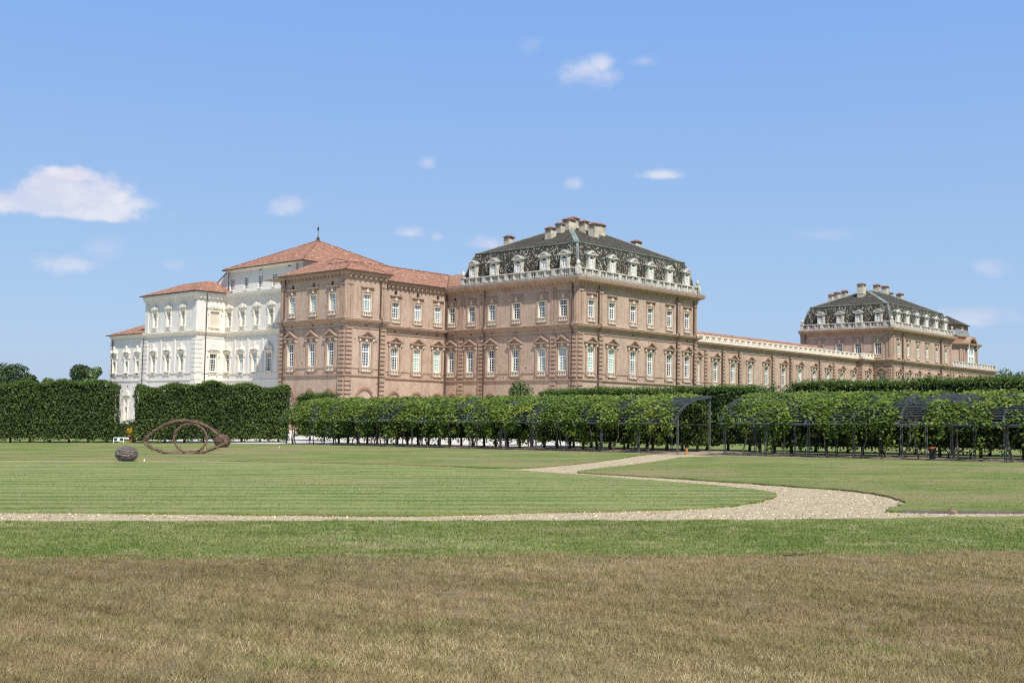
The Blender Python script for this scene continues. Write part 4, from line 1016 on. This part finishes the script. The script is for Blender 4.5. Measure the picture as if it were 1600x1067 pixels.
# ------------------------------------------------------------------ hedges
def hedge(p0, p1, depth, h, label, leaf=.17, dens=95, shoots=True, gap=.45, trunks=1.6, group='clipped hedges', holes=None, topvar=.25, shoot_h=.55, seed=1, ends=(True, True)):
    p0, p1 = np.array(p0, float), np.array(p1, float); d = p1-p0; L = np.linalg.norm(d); d /= L; nrm = np.array([d[1], -d[0]])   # towards viewer
    root = empty('clipped_hedge', (p0[0], p0[1], gz(p0[0])), 0, label, 'hedge', group)
    def W(s, w, z): return np.stack([s*d[0]-w*nrm[0], s*d[1]-w*nrm[1], z + SLOPE*(np.clip(p0[0]+s*d[0], -75, 75)-p0[0])], 1)
    PP, NN = [], []
    def face(n, f, nv):
        a, b = RNG.uniform(0, 1, n), RNG.uniform(0, 1, n); q = f(a, b); PP.append(q); NN.append(np.tile(nv, (n, 1)))
    hfun = lambda s: h + topvar*np.sin(s*.55+seed)*.6 + topvar*.5*np.sin(s*1.9+seed*2)
    low = lambda s: gap*(.75+.5*np.abs(np.sin(s*math.pi/trunks))) + .12*np.sin(s*5.1)
    n3 = np.array([nrm[0], nrm[1], .15])
    face(int(L*h*dens), lambda a, b: W(a*L, -.0+0*a + .1*RNG.normal(size=len(a)), low(a*L)+(hfun(a*L)-low(a*L))*b), n3)
    face(int(L*h*dens*.35), lambda a, b: W(a*L, depth+.1*RNG.normal(size=len(a)), low(a*L)+(hfun(a*L)-low(a*L))*b), -n3)
    face(int(L*depth*dens*1.7), lambda a, b: W(a*L, b*depth, hfun(a*L)+.1*RNG.normal(size=len(a))), np.array([0, 0, 1.]))
    for e, s0 in zip(ends, (0, L)):
        if e: face(int(depth*h*dens), lambda a, b: W(s0+.1*RNG.normal(size=len(a)), a*depth, gap+(h-gap)*b), np.array([d[0], d[1], .1])*(-1 if s0 == 0 else 1))
    P = np.concatenate(PP); N = np.concatenate(NN)
    lum = lumpy(P, .9, seed); P = P + N*(lum*.15)[:, None]
    if holes: 
        k = ~holes(P, lum); P, N, lum = P[k], N[k], lum[k]
    r = np.clip(RNG.beta(2, 2.4, len(P)) + .22*lum + .2*lumpy(P, .35, seed+1), 0, 1)
    leaves('foliage', P, N, leaf, 'hedge_leaf', root, .8, r)
    if shoots:
        n = int(L*depth*75); s = RNG.uniform(0, L, n); w = RNG.uniform(-.05, depth, n)
        clump = .82+.18*(.5+.5*np.sin(s*2.3+seed)*np.sin(s*.7+seed*3)); hh = RNG.uniform(.3, 1.0, n)*shoot_h*clump*.95
        base = W(s, w, hfun(s)-.2); k = 4
        t = (np.arange(k)+.5)/k
        Q = (base[:, None, :] + np.array([0, 0, 1.])*(t[None, :, None]*hh[:, None, None]+.05)) + RNG.normal(0, .03, (n, k, 3))
        leaves('shoots', Q.reshape(-1, 3), np.tile(np.array([nrm[0]*.5, nrm[1]*.5, .6]), (n*k, 1)), leaf*.62, 'hedge_shoot', root, 1.0)
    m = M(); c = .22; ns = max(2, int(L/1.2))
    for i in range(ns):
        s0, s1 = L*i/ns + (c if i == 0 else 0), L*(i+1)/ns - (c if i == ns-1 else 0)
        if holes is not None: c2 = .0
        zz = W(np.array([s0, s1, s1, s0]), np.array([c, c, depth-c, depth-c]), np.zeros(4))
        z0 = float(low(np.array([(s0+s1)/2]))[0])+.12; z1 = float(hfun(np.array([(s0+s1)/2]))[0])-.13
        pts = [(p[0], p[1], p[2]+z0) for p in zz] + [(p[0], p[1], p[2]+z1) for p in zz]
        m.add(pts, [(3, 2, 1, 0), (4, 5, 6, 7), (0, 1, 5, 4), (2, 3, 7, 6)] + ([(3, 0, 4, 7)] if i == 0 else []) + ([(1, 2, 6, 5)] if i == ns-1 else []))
    m.build('shaded_core', 'shaded_core', root)  # solid dark core standing in for the shaded hedge interior
    nt = int(L/trunks)
    for i in range(nt):
        s = (i+.5)*L/nt; q = W(np.array([s]), np.array([depth/2]), np.array([0.]))[0]
        m = M(); m.tube([(q[0], q[1], q[2]-.1), (q[0]+.05, q[1], q[2]+gap*.6), (q[0], q[1], q[2]+gap+.6)], [.13, .1, .09], 7); m.build('trunk', 'bark', root)
    return root
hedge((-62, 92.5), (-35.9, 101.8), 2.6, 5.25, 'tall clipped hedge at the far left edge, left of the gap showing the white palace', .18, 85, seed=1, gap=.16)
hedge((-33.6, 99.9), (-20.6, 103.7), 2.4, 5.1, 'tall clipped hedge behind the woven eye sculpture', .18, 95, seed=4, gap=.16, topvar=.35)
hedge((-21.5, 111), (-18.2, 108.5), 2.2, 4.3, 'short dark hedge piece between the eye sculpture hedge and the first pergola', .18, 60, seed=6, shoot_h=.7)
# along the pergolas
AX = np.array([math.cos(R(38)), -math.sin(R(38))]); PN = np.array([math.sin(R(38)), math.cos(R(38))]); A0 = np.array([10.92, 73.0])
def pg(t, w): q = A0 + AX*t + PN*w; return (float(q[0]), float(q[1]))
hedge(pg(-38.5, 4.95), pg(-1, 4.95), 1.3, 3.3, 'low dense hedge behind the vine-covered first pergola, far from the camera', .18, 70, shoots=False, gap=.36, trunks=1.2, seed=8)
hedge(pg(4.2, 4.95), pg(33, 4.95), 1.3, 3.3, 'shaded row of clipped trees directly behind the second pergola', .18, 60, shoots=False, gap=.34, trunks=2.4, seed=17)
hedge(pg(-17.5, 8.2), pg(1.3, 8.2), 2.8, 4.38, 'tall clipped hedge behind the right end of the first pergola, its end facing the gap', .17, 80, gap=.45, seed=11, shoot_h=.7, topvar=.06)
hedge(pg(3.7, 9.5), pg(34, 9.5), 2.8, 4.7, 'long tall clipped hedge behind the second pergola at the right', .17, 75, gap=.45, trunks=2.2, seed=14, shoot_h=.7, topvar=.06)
# low formal hedge in the gap
hedge((-44.5, 118), (-33.5, 122), 1.2, 1.9, 'low trimmed box hedge seen in the gap below the white palace', .14, 60, shoots=False, gap=.05, trunks=4, seed=3)

# ------------------------------------------------------------------ trees and shrubs
def blob_tree(name, x, y, h, r, label, cat, mat='tree_leaf', n=5200, leaf=.35, trunk_h=.3, squash=1.0, group=None, seed=0, fill=.75, nb=11):
    rg = np.random.default_rng(seed+50)
    root = empty(name, (x, y, gz(x)), 0, label, cat, group)
    cen, rad = [], []
    for i in range(nb):
        a = rg.uniform(0, 6.28); q = rg.uniform(0, .62)*r; zz = h*trunk_h + (h*(1-trunk_h))*rg.uniform(.18, .82)
        k = 1 - abs((zz/h-.6))*.7
        cen.append((q*math.cos(a)*k, q*math.sin(a)*k, zz)); rad.append(r*rg.uniform(.32, .55))
    cen.append((0, 0, h-r*.42)); rad.append(r*.42)
    m = M(); m.tube([(0, 0, -.2), (.05, 0, h*trunk_h), (0, .1, h*.75)], [h*.028, h*.022, h*.008], 7)
    for c_ in cen[:7]: m.tube([(0, 0, h*trunk_h*.8), (c_[0]*.5, c_[1]*.5, (h*trunk_h+c_[2])/2), c_], [h*.012, h*.008, h*.003], 5)
    m.build('trunk', 'bark', root)
    P, N = [], []
    for c_, q in zip(cen, rad):
        k = int(n*q*q/sum(z*z for z in rad)); dvec = rg.normal(size=(k, 3)); dvec /= np.linalg.norm(dvec, axis=1)[:, None]
        rr = q*rg.uniform(fill, 1.08, k)[:, None]*np.array([1, 1, .8*squash]); P.append(np.array(c_)+dvec*rr); N.append(dvec+np.array([0, 0, .3]))
    P = np.concatenate(P); N = np.concatenate(N); lum = lumpy(P, 1.2, seed)
    k = lum + rg.normal(0, .3, len(P)) > -.75; P, N, lum = P[k], N[k], lum[k]
    leaves('crown', P, N, leaf, mat, root, .8, np.clip(rg.beta(2, 2, len(P))+.25*lum, 0, 1))
    return root
GT = 'distant trees beyond the hedge'
for i, (px, d, top, r, nm, lb) in enumerate([
    (-8, 190, 572, 4.6, 'broadleaf_tree', 'dark green tree top at the left picture edge above the tall hedge'),
    (22, 200, 566, 4.6, 'broadleaf_tree', 'largest dark green tree crown above the left end of the hedge'),
    (47, 178, 583, 2.4, 'broadleaf_tree', 'small bright green tree top right of the dark crowns at the left'),
    (78, 175, 589, 2.0, 'broadleaf_tree', 'tiny pale tree top showing just above the hedge midway along it'),
    (126, 205, 567, 3.6, 'broadleaf_tree', 'round dark green tree above the hedge just left of the white palace'),
    (152, 200, 572, 2.3, 'broadleaf_tree', 'yellowish tree crown touching the left wall of the white palace')]):
    x = (px-800)/1738*d; zt = EYE + (651.3+.0179*(px-800)-top)*d/1738
    blob_tree(nm, x, d, zt-gz(x), r, lb, 'tree', 'pale_leaf' if i in (3, 5) else 'tree_leaf', 3800, .45, .25, group=GT, seed=i)
for i, (px, d, top, r) in enumerate([(1572, 300, 574, 4.5), (1597, 290, 578, 5.0), (1556, 320, 583, 3.0)]):
    x = (px-800)/1738*d; zt = EYE + (651.3+.0179*(px-800)-top)*d/1738
    blob_tree('broadleaf_tree', x, d, zt-gz(x), r, ['feathery tree top just right of the far terrace corner', 'tree top at the right picture edge above the hedge', 'lowest tree top under the far terrace corner'][i], 'tree', 'pale_leaf' if i == 0 else 'tree_leaf', 3000, .55, .25, group='distant trees at the right', seed=20+i)
x, y = -.0+.65, 92.0
blob_tree('shrub', .65, 94, 5.7, 1.7, 'pale leafy shrub rising above the first pergola in front of the brick pavilion', 'shrub', 'pale_leaf', 2600, .2, .1, seed=31, fill=.4)
for i, (t, w, h, r) in enumerate([(2.2, 7.6, 4.5, 1.4), (3.6, 6.9, 4.8, 1.5), (3.2, 10.5, 4.9, 1.3)]):
    x, y = pg(t, w); blob_tree('shrub', x, y, h, r, ['pale green tall shrub at the left of the gap between the pergolas', 'pale green tall shrub leaning over the second pergola start', 'loose tall shrub behind the other two between the hedges'][i], 'shrub', 'pale_leaf', 2800, .17, .05, group='loose shrubs in the hedge gap', seed=40+i, fill=.4, squash=1.3)

# ------------------------------------------------------------------ pergolas
PROF = [(-.55, 1.98), (-.05, 2.55), (.45, 2.95), (1.1, 3.25), (1.9, 3.5), (2.8, 3.68), (3.7, 3.78), (4.6, 3.82)]
def prof(q):                               # q 0..1 along the arch
    q = np.clip(q, 0, 1)*(len(PROF)-1); i = np.minimum(q.astype(int), len(PROF)-2); f = q-i
    a = np.array(PROF); return a[i]*(1-f)[:, None] + a[i+1]*f[:, None]
def pergola(t0, t1, label, bays, seed, cover, zoff=0):
    ox, oy = pg(t0, 0); root = empty('pergola', (ox, oy, gz(ox)), 0, label, 'pergola', 'vine-covered pergolas')
    def W(t, w, z):
        q = A0 + AX*t + PN*w; return (q[0]-ox, q[1]-oy, z + gz(q[0]) - gz(ox))
    n = bays; st = (t1-t0)/n
    for i in range(n+1):
        t = t0 + i*st
        for w, top in ((0.05, 2.55), (4.45, 3.76)):
            m = M(); q = W(t, w, 0)
            for s in (-.05, .05): m.tube([W(t+s, w, -.1), W(t+s, w, top)], .032, 5)
            m.build('post', 'post_steel', root)
        m = M()
        for (a, b) in zip(PROF, PROF[1:]):
            pa, pb = [W(t+s, a[0], a[1]+z) for s, z in ((-.04, -.11), (.04, -.11), (.04, .02), (-.04, .02))], [W(t+s, b[0], b[1]+z) for s, z in ((-.04, -.11), (.04, -.11), (.04, .02), (-.04, .02))]
            m.add(pa+pb, [(0, 1, 5, 4), (1, 2, 6, 5), (2, 3, 7, 6), (3, 0, 4, 7), (3, 2, 1, 0), (4, 5, 6, 7)])
        m.build('rafter', 'post_steel', root)
    m = M(); nb = 25
    for k in range(nb):
        w, z = prof(np.array([k/(nb-1)]))[0]
        r = .032 if k else .05
        m.tube([W(t0-.25, w, z+.05), W(t1+.25, w, z+.05)], r, 4)
    b = m.build('battens', 'pergola_steel', root); b['kind'] = 'thing'
    m = M(); m.tube([W(t0, .05, 2.5), W(t1, .05, 2.5)], .06, 5); m.tube([W(t0, 4.45, 3.72), W(t1, 4.45, 3.72)], .06, 5); m.tube([W(t0, 4.45, 1.9), W(t1, 4.45, 1.9)], .03, 5); m.build('beam', 'pergola_steel', root)
    return root
pergola(-38.5, .0, 'long metal pergola on the left with curved lattice roof almost covered by vines', 13, 1, .8)
pergola(3.4, 31.4, 'metal pergola on the right with curved lattice roof only partly covered by vines', 10, 2, .5)

def vine(t, width, label, cover, seed, group, hang=1.0, yellow=0):
    rg = np.random.default_rng(seed)
    x0, y0 = pg(t, 0.1); root = empty('climbing_vine', (x0, y0, gz(x0)), 0, label, 'vine', group)
    g0 = gz(x0)
    def W(tt, w, z):
        q = A0[None, :] + AX[None, :]*tt[:, None] + PN[None, :]*w[:, None]
        return np.stack([q[:, 0]-x0, q[:, 1]-y0, z + gza(q[:, 0]) - g0], 1)
    for k in range(rg.integers(1, 4)):
        s = rg.uniform(-.5, .5); b = rg.uniform(-.35, .35)
        pts = W(np.array([t+s+b, t+s*.7+b*.5, t+s*.5, t+s*.3, t+s]), np.array([.1, .0, .12, .0, .1]), np.array([-.1, .5, 1.1, 1.8, 2.6]))
        m = M(); m.tube([tuple(p) for p in pts], [.06, .045, .04, .035, .03], 5); m.build('stem', 'bark', root)
    # roof foliage: clusters
    P, N, cb = [], [], []
    nc = int(width*19*cover)
    ct = rg.uniform(-.5, .5, nc)*width*1.12 + t; cq = rg.beta(1.0, 1.0, nc)
    keep = (np.sin(ct*.9)+np.sin(cq*5+ct*1.7)+np.sin(ct*3.1-cq*7))/3 + rg.normal(0, .12, nc) < (cover*1.9-1.05)
    ct, cq = ct[keep], cq[keep]
    for a, q in zip(ct, cq):
        k = rg.integers(34, 60); cb.append(np.full(k, rg.normal(0, .13))); tt = a + rg.normal(0, .26, k); qq = q + rg.normal(0, .06, k)
        pr = prof(qq); up = np.abs(rg.normal(0, .09, k)) + .05
        P.append(W(tt, pr[:, 0]-up*.5*(1-np.clip(qq, 0, 1)), pr[:, 1]+up - np.clip(-qq, 0, 1)*3.5)); N.append(np.tile(np.array([-PN[0]*.5, -PN[1]*.5, .9]), (k, 1)))
    # hanging fringe and foliage on the stems
    for _ in range(int(width*2.6*hang*cover)+1):
        a = t + rg.uniform(-.5, .5)*width; ln = rg.uniform(.1, 1.0)**2*1.0*hang+.1; k = int(44*ln)+8
        P.append(W(a+rg.normal(0, .14, k), -.35+rg.normal(0, .14, k), 2.15-rg.uniform(0, 1, k)*ln)); N.append(np.tile(np.array([-PN[0], -PN[1], .3]), (k, 1)))
    for _ in range(int((5 if t < 0 else 3)*hang*cover)+(1 if rg.uniform() < .4 else 0)):
        a = t + rg.uniform(-.35, .35)*width; zc = rg.uniform(.75, 2.1); k = 42
        P.append(W(a+rg.normal(0, .2, k), rg.uniform(1.3, 3.4)+rg.normal(0, .25, k), zc+rg.normal(0, .28, k))); N.append(np.tile(np.array([-PN[0], -PN[1], .3]), (k, 1)))
    P = np.concatenate(P); N = np.concatenate(N); P[:, 2] = np.maximum(P[:, 2], .25)
    cb = np.concatenate(cb + [np.zeros(1)])[:-1]; cb = np.concatenate([cb, np.full(len(P)-len(cb), -.08)])  # fringe and stem leaves get a darker tone, their shade painted in
    r = rg.beta(2, 2, len(P))*.8 + .1 + cb + .3*lumpy(P, 1.1, seed)+yellow
    leaves('foliage', P, N, .19, 'vine_leaf', root, .75, np.clip(r, 0, 1), .8, .3)
VG1 = 'vines climbing the left pergola'; VG2 = 'vines climbing the right pergola'
rg0 = random.Random(5)
desc = ['leftmost vine on the left pergola, rounding off its far end over the lawn', 'vine just right of the leftmost one on the left pergola']
n1 = 15
for i in range(n1):
    t = -37.6 + i*2.55
    lab = desc[i] if i < 2 else ('yellow-tinged vine at the open right end of the left pergola' if i == n1-1 else 'thick green vine in the left pergola row, number %d counting from its left end' % (i+1))
    vine(t, 2.6, lab, [.98, .95, .9, .98, .92, .85, .98, .8, .9, .95, .82, .9, .86, .8, .7][i], 100+i, VG1, 1.25 if i < 10 else 1.0, .15 if i >= 13 else 0)
cov = [.72, .82, 1.0, .92, .50, .76, .60, .86, .95, .9, .9]
for i, c_ in enumerate(cov):
    t = 4.8 + i*2.6
    lab = {0: 'first vine at the left end of the right pergola', 4: 'sparsest vine of the right pergola, leaving the widest patch of battens bare', 6: 'loose vine of the right pergola beside the second patch of bare lattice'}.get(i, 'green vine on the right pergola, number %d counting from its left end' % (i+1))
    vine(t, 2.6, lab, c_, 200+i, VG2, 1.0)

# ------------------------------------------------------------------ woven eye sculpture
EX, EY = -20.15, 69.6
root = empty('eye_sculpture', (EX, EY, gz(EX)+.05), 0, 'large open eye shape woven from brown branches standing on the lawn', 'sculpture')
K_ = EY/1738.
def ex(px, py): return ((px-294)*K_, (709.5-py)*K_)
def weave(pts, rad, strands, name, seed):
    rg = random.Random(seed); m = M(); n = len(pts)
    P = [Vector((a, 0, b)) for a, b in pts]
    for s in range(strands):
        ph = rg.uniform(0, 6.28); q = rg.uniform(.2, 1)*rad; tw = rg.uniform(.5, 1.3)*rg.choice((-1, 1)); i0 = rg.randint(0, n//2) if s > strands*.4 else 0; i1 = min(n, i0 + rg.randint(n//3, n)) if s > strands*.4 else n
        line = []
        for i in range(i0, i1):
            d = (P[min(i+1, n-1)]-P[max(i-1, 0)]).normalized(); nn = Vector((-d.z, 0, d.x)); a = ph+tw*i
            line.append(P[i] + nn*math.cos(a)*q + Vector((0, 1, 0))*math.sin(a)*q + Vector((rg.uniform(-.01, .01), 0, rg.uniform(-.01, .01))))
        if len(line) > 2: m.tube(line, rg.uniform(.016, .034), 5)
    for s in range(int(strands*1.6)):
        i = rg.randint(1, n-2); p = P[i]; d = (P[i+1]-P[i-1]).normalized(); sd = Vector((-d.z, 0, d.x))*rg.choice((-1, 1))
        m.tube([p, p + d*.12 + sd*(rad+.05), p + d*.25*rg.choice((-1, 1)) + sd*(rad+rg.uniform(.06, .16)) + Vector((0, rg.uniform(-.1, .1), 0))], [.012, .009, .004], 4)
    return m.build(name, 'wicker_brown', root)
def spl(pts, n=44):
    t = np.linspace(0, len(pts)-1, n); i = np.arange(len(pts)); a = np.array(pts)
    # Catmull-Rom
    out = []
    for q in t:
        k = min(int(q), len(pts)-2); f = q-k; p = [a[max(k-1, 0)], a[k], a[k+1], a[min(k+2, len(pts)-1)]]
        out.append(tuple(.5*((2*p[1])+(-p[0]+p[2])*f+(2*p[0]-5*p[1]+4*p[2]-p[3])*f*f+(-p[0]+3*p[1]-3*p[2]+p[3])*f**3)))
    return out
top = [ex(*p) for p in [(227, 692), (236, 681), (247, 672), (262, 663.5), (278, 659), (296, 658), (312, 661), (328, 668), (343, 679), (357, 691)]]
bot = [ex(*p) for p in [(227, 692), (237, 699), (252, 705.5), (272, 709), (297, 709), (318, 706.5), (335, 700.5), (348, 695), (357, 691)]]
ring = [(ex(299.5+25.3*math.cos(a), 685+22.3*math.sin(a))) for a in np.linspace(0, 2*math.pi, 30)]
weave(spl(top), .07, 40, 'upper_lid', 1); weave(spl(bot), .08, 40, 'lower_lid', 2); weave(spl(ring, 60), .055, 28, 'iris', 3)

def woven_ball(x, y, r, label, mat, squash=.86, dense=120, seed=0):
    rg = random.Random(seed); m = M()
    nl, nn = 14, 22; vs = []
    for i in range(nl+1):
        th = math.pi*i/nl
        for k in range(nn): vs.append((.9*r*math.sin(th)*math.cos(2*math.pi*k/nn), .9*r*math.sin(th)*math.sin(2*math.pi*k/nn), r*squash*(.9*math.cos(th))+r*squash*.88))
    m.add(vs, [(i*nn+k, i*nn+(k+1) % nn, (i+1)*nn+(k+1) % nn, (i+1)*nn+k) for i in range(nl) for k in range(nn)])
    for _ in range(dense):
        ax = Vector((rg.gauss(0, .32), rg.gauss(0, .32), 1)).normalized(); a = ax.orthogonal().normalized(); b = ax.cross(a); h = rg.uniform(-.9, .92); q = math.sqrt(1-h*h); s = rg.uniform(0, 6.28); ln = rg.uniform(.8, 2.6)
        pts = []
        for k in range(9):
            w = s+ln*k/8; p = (a*math.cos(w)+b*math.sin(w))*q + ax*(h+rg.uniform(-.02, .02)); p *= r*rg.uniform(.95, 1.03)
            pts.append((p.x, p.y, max(.02, p.z*squash+r*squash*.88)))
        m.tube(pts, .022, 4)
    o = m.build('woven_ball', mat); o.location = (x, y, gz(x)+.05); return tag(o, label, 'sculpture', 'woven branch balls')
woven_ball(-20.2, 58.9, .57, 'grey ball of woven twigs on the lawn in front of the eye sculpture', 'wicker_grey', .72, 170, 3)
woven_ball(-21.9, 85.0, .60, 'brown ball of woven twigs behind the right corner of the eye sculpture', 'wicker_brown', .88, 150, 5)
# tiny white markers in the lawn
for x, y, lb in ((-19.2, 58.75, 'tiny white marker beside the grey woven ball'), (-17.4, 84.2, 'tiny white marker on the lawn left of the first pergola')):
    m = M(); m.taper(0, 0, 0, .06, .045, .03); m.taper(0, 0, .06, .09, .035, .015); o = m.build('ground_marker', 'white_paint'); o.location = (x, y, gz(x)+.05); tag(o, lb, 'marker', 'white ground markers')
# sign frame
sx, sy = -34.0, 97.0
root = empty('information_sign', (sx, sy, gz(sx)), .1, 'low white framed information sign in the hedge gap', 'sign')
m = M()
for a in (-.42, .42): m.tube([(a, 0, 0), (a, 0, .52)], .03, 6)
m.tube([(-.42, 0, .52), (.42, 0, .52)], .03, 6); m.tube([(-.42, 0, .24), (.42, 0, .24)], .022, 6); m.build('frame', 'white_paint', root)
m = M(); m.box(-.38, -.12, -.01, .01, .27, .48); m.box(.08, .38, -.01, .01, .27, .48); m.build('panel', 'info_panel', root)
m = M(); m.box(-.12, .08, -.012, .012, .25, .5); m.build('label_plate', 'white_paint', root)
# flower pot
px_, py_ = -34.9, 103.2
root = empty('flower_pot', (px_, py_, gz(px_)), 0, 'terracotta pot of yellow flowers in front of the hedge gap', 'flower pot')
m = M(); m.taper(0, 0, 0, .12, .3, .3, n=14); m.taper(0, 0, .12, .55, .25, .38, n=14); m.taper(0, 0, .55, .66, .43, .43, n=14); m.build('pot', 'terracotta', root)
v = RNG.normal(size=(420, 3)); v /= np.linalg.norm(v, axis=1)[:, None]; P = v*np.array([.55, .5, .35])+np.array([0, 0, .98])
leaves('flowers', P, v, .14, 'flower', root, .6)
P2 = RNG.normal(size=(150, 3))*np.array([.22, .2, .12])+np.array([0, 0, .75]); leaves('leaves', P2, P2*0+np.array([0, 0, 1.]), .14, 'vine_leaf', root)
# stone edging step where the pot stands
# benches under the right pergola
def bench(t, w, label):
    x, y = pg(t, w); root = empty('bench', (x, y, gz(x)), -R(38), label, 'bench', 'benches under the right pergola')
    m = M()
    for k in range(4): m.box(-.85, .85, -.22+k*.115, -.13+k*.115, .42, .46)
    m.build('seat', 'bench_wood', root)
    for s in (-.62, .62):
        m = M(); m.tube([(s, -.2, 0), (s, 0, .22), (s, -.2, .42)], .035, 5); m.tube([(s, .2, 0), (s, 0, .22), (s, .2, .42)], .035, 5); m.build('leg', 'dark_metal', root)
bench(13.1, 3.2, 'dark slatted bench under the right pergola, further from the camera'); bench(16.9, 3.2, 'dark slatted bench under the right pergola, nearer the right picture edge')
x, y = pg(15.6, 2.4); root = empty('litter_bin', (x, y, gz(x)), 0, 'dark litter bin with a red top under the right pergola', 'bin')
m = M(); m.taper(0, 0, 0, .62, .17, .2, n=12); m.build('body', 'dark_metal', root); m = M(); m.taper(0, 0, .62, .72, .22, .17, n=12); m.build('lid', 'red_paint', root)
x, y = pg(.75, -.1); root = empty('marker_post', (x, y, gz(x)), 0, 'small tan and orange stub post with dark top beside the last pergola post', 'post')
m = M(); m.taper(0, 0, 0, .34, .085, .07, n=10); m.taper(0, 0, .34, .4, .1, .09, n=10); m.build('body', 'orange_plastic', root); m = M(); m.taper(0, 0, .4, .5, .08, .05, n=10); m.build('cap', 'dark_metal', root)

# ------------------------------------------------------------------ light, sky, view
EL_S = R(55); AZ = R(160)
sd = Vector((math.sin(AZ)*math.cos(EL_S), math.cos(AZ)*math.cos(EL_S), math.sin(EL_S)))
sl = bpy.data.lights.new('sun', 'SUN'); sl.energy = 5.0; sl.angle = R(.53); sl.color = (1.0, .955, .88)
so = bpy.data.objects.new('sun', sl); COL.objects.link(so); so.rotation_mode = 'QUATERNION'; so.rotation_quaternion = sd.to_track_quat('Z', 'Y')

w = bpy.data.worlds.new('World'); SC.world = w; w.use_nodes = True
t = NT(w.node_tree); t.n.clear()
out = t.new('ShaderNodeOutputWorld'); bg = t.new('ShaderNodeBackground'); t.l.new(bg.outputs[0], out.inputs[0])
sky = t.new('ShaderNodeTexSky', sky_type='NISHITA', sun_disc=False, sun_elevation=EL_S, sun_rotation=AZ, air_density=1.0, dust_density=1.0, ozone_density=1.6, altitude=200)
bg.inputs[1].default_value = .10
gen = t.new('ShaderNodeTexCoord').outputs['Generated']
def pixdir(px, py):
    X, Y = px-800, py-533.5; c, s = math.cos(-.0179), math.sin(-.0179); a, b = X*c-Y*s, X*s+Y*c; r_, up = a/1738.22, -b/1738.22; p = .0677
    return Vector((r_, math.cos(p)-up*math.sin(p), math.sin(p)+up*math.cos(p))).normalized()
def dot(vec, v):
    nd = t.new('ShaderNodeVectorMath', operation='DOT_PRODUCT'); t.l.new(vec, nd.inputs[0]); nd.inputs[1].default_value = v; return nd.outputs['Value']
nz = t.noise(gen, 40, 9, .66); nz2 = t.noise(t.scale(gen, (1, 1, 2.2)), 14, 6, .6)
nn = t.math('SUBTRACT', t.math('ADD', t.math('MULTIPLY', nz, .55), t.math('MULTIPLY', nz2, .45)), .5)
# (px, py, half width, half height, density, flat-bottom)
CL = [(105, 326, 150, 34, .70, 1), (112, 304, 98, 48, .78, 1), (22, 318, 68, 30, .66, 1), (205, 321, 58, 19, .6, 1), (112, 276, 58, 20, .99, 1), (90, 290, 60, 30, .8, 1),
      (915, 115, 58, 26, .50, 0), (940, 100, 26, 20, .6, 0), (1008, 96, 22, 12, .28, 0), (1036, 274, 46, 15, .6, 1), (668, 256, 20, 13, .42, 0), (895, 286, 18, 12, .3, 0), (456, 320, 42, 20, .42, 0),
      (640, 365, 36, 16, .5, 1), (682, 371, 14, 10, .35, 0), (765, 382, 42, 18, .55, 1), (100, 412, 62, 16, .42, 0), (160, 388, 45, 26, .22, 0), (268, 414, 30, 12, .25, 0), (1552, 418, 34, 18, .25, 0), (1520, 495, 85, 20, .40, 0), (1290, 366, 60, 14, .12, 0), (830, 70, 26, 18, .15, 0)]
acc = None
for (cx, cy, a, b, dn, fb) in CL:
    c = pixdir(cx, cy); rt = c.cross(Vector((0, 0, 1))).normalized(); up = rt.cross(c).normalized(); f = 1738.0
    X = t.math('MULTIPLY', dot(gen, rt), f/a); Y = t.math('MULTIPLY', dot(gen, up), f/b)
    if fb: Y = t.math('ADD', Y, t.math('MULTIPLY', t.math('MINIMUM', Y, 0.0), .9))
    rr = t.math('SQRT', t.math('ADD', t.math('MULTIPLY', X, X), t.math('MULTIPLY', Y, Y)))
    q = t.math('ADD', t.math('SUBTRACT', 1.0, rr), t.math('MULTIPLY', nn, 2.2 if dn > .55 else 3.0))
    q = t.math('MULTIPLY', t.step(q, .0, .5 if dn > .65 else .95), dn)
    q = t.math('MULTIPLY', q, t.math('GREATER_THAN', dot(gen, c), .8))
    acc = q if acc is None else t.math('MAXIMUM', acc, q)
sat = t.new('ShaderNodeHueSaturation'); sat.inputs['Saturation'].default_value = 1.0; sat.inputs['Value'].default_value = 1.0
t.l.new(sky.outputs[0], sat.inputs['Color'])
lit = t.mix(t.step(nz2, .4, .65), (6.2, 6.2, 7.3), (8.0, 7.7, 7.8))
sx_ = t.new('ShaderNodeSeparateXYZ'); t.l.new(gen, sx_.inputs[0])
cr = t.new('ShaderNodeValToRGB'); t.l.new(sx_.outputs[2], cr.inputs[0])
e = cr.color_ramp.elements; e[0].position = 0; e[0].color = (.45, .59, .83, 1); e[1].position = 1; e[1].color = (.09, .24, .66, 1)
for ps, c_ in ((.10, (.39, .575, .865)), (.21, (.33, .535, .90)), (.36, (.245, .475, .96)), (.6, (.15, .34, .80))):
    q = e.new(ps); q.color = (*c_, 1)
vs = t.new('ShaderNodeVectorMath', operation='SCALE'); t.l.new(cr.outputs[0], vs.inputs[0]); vs.inputs['Scale'].default_value = 1/(.10*2**.25)
skyc = t.mix(.78, sat.outputs[0], vs.outputs[0])
t.l.new(t.mix(acc, skyc, lit), bg.inputs[0])
SC.view_settings.view_transform = 'Standard'; SC.view_settings.look = 'None'
SC.view_settings.exposure = .25; SC.view_settings.gamma = 1
SC.cycles.filter_width = 1.15; SC.cycles.max_bounces = 6; SC.cycles.transparent_max_bounces = 4; SC.cycles.use_denoising = False
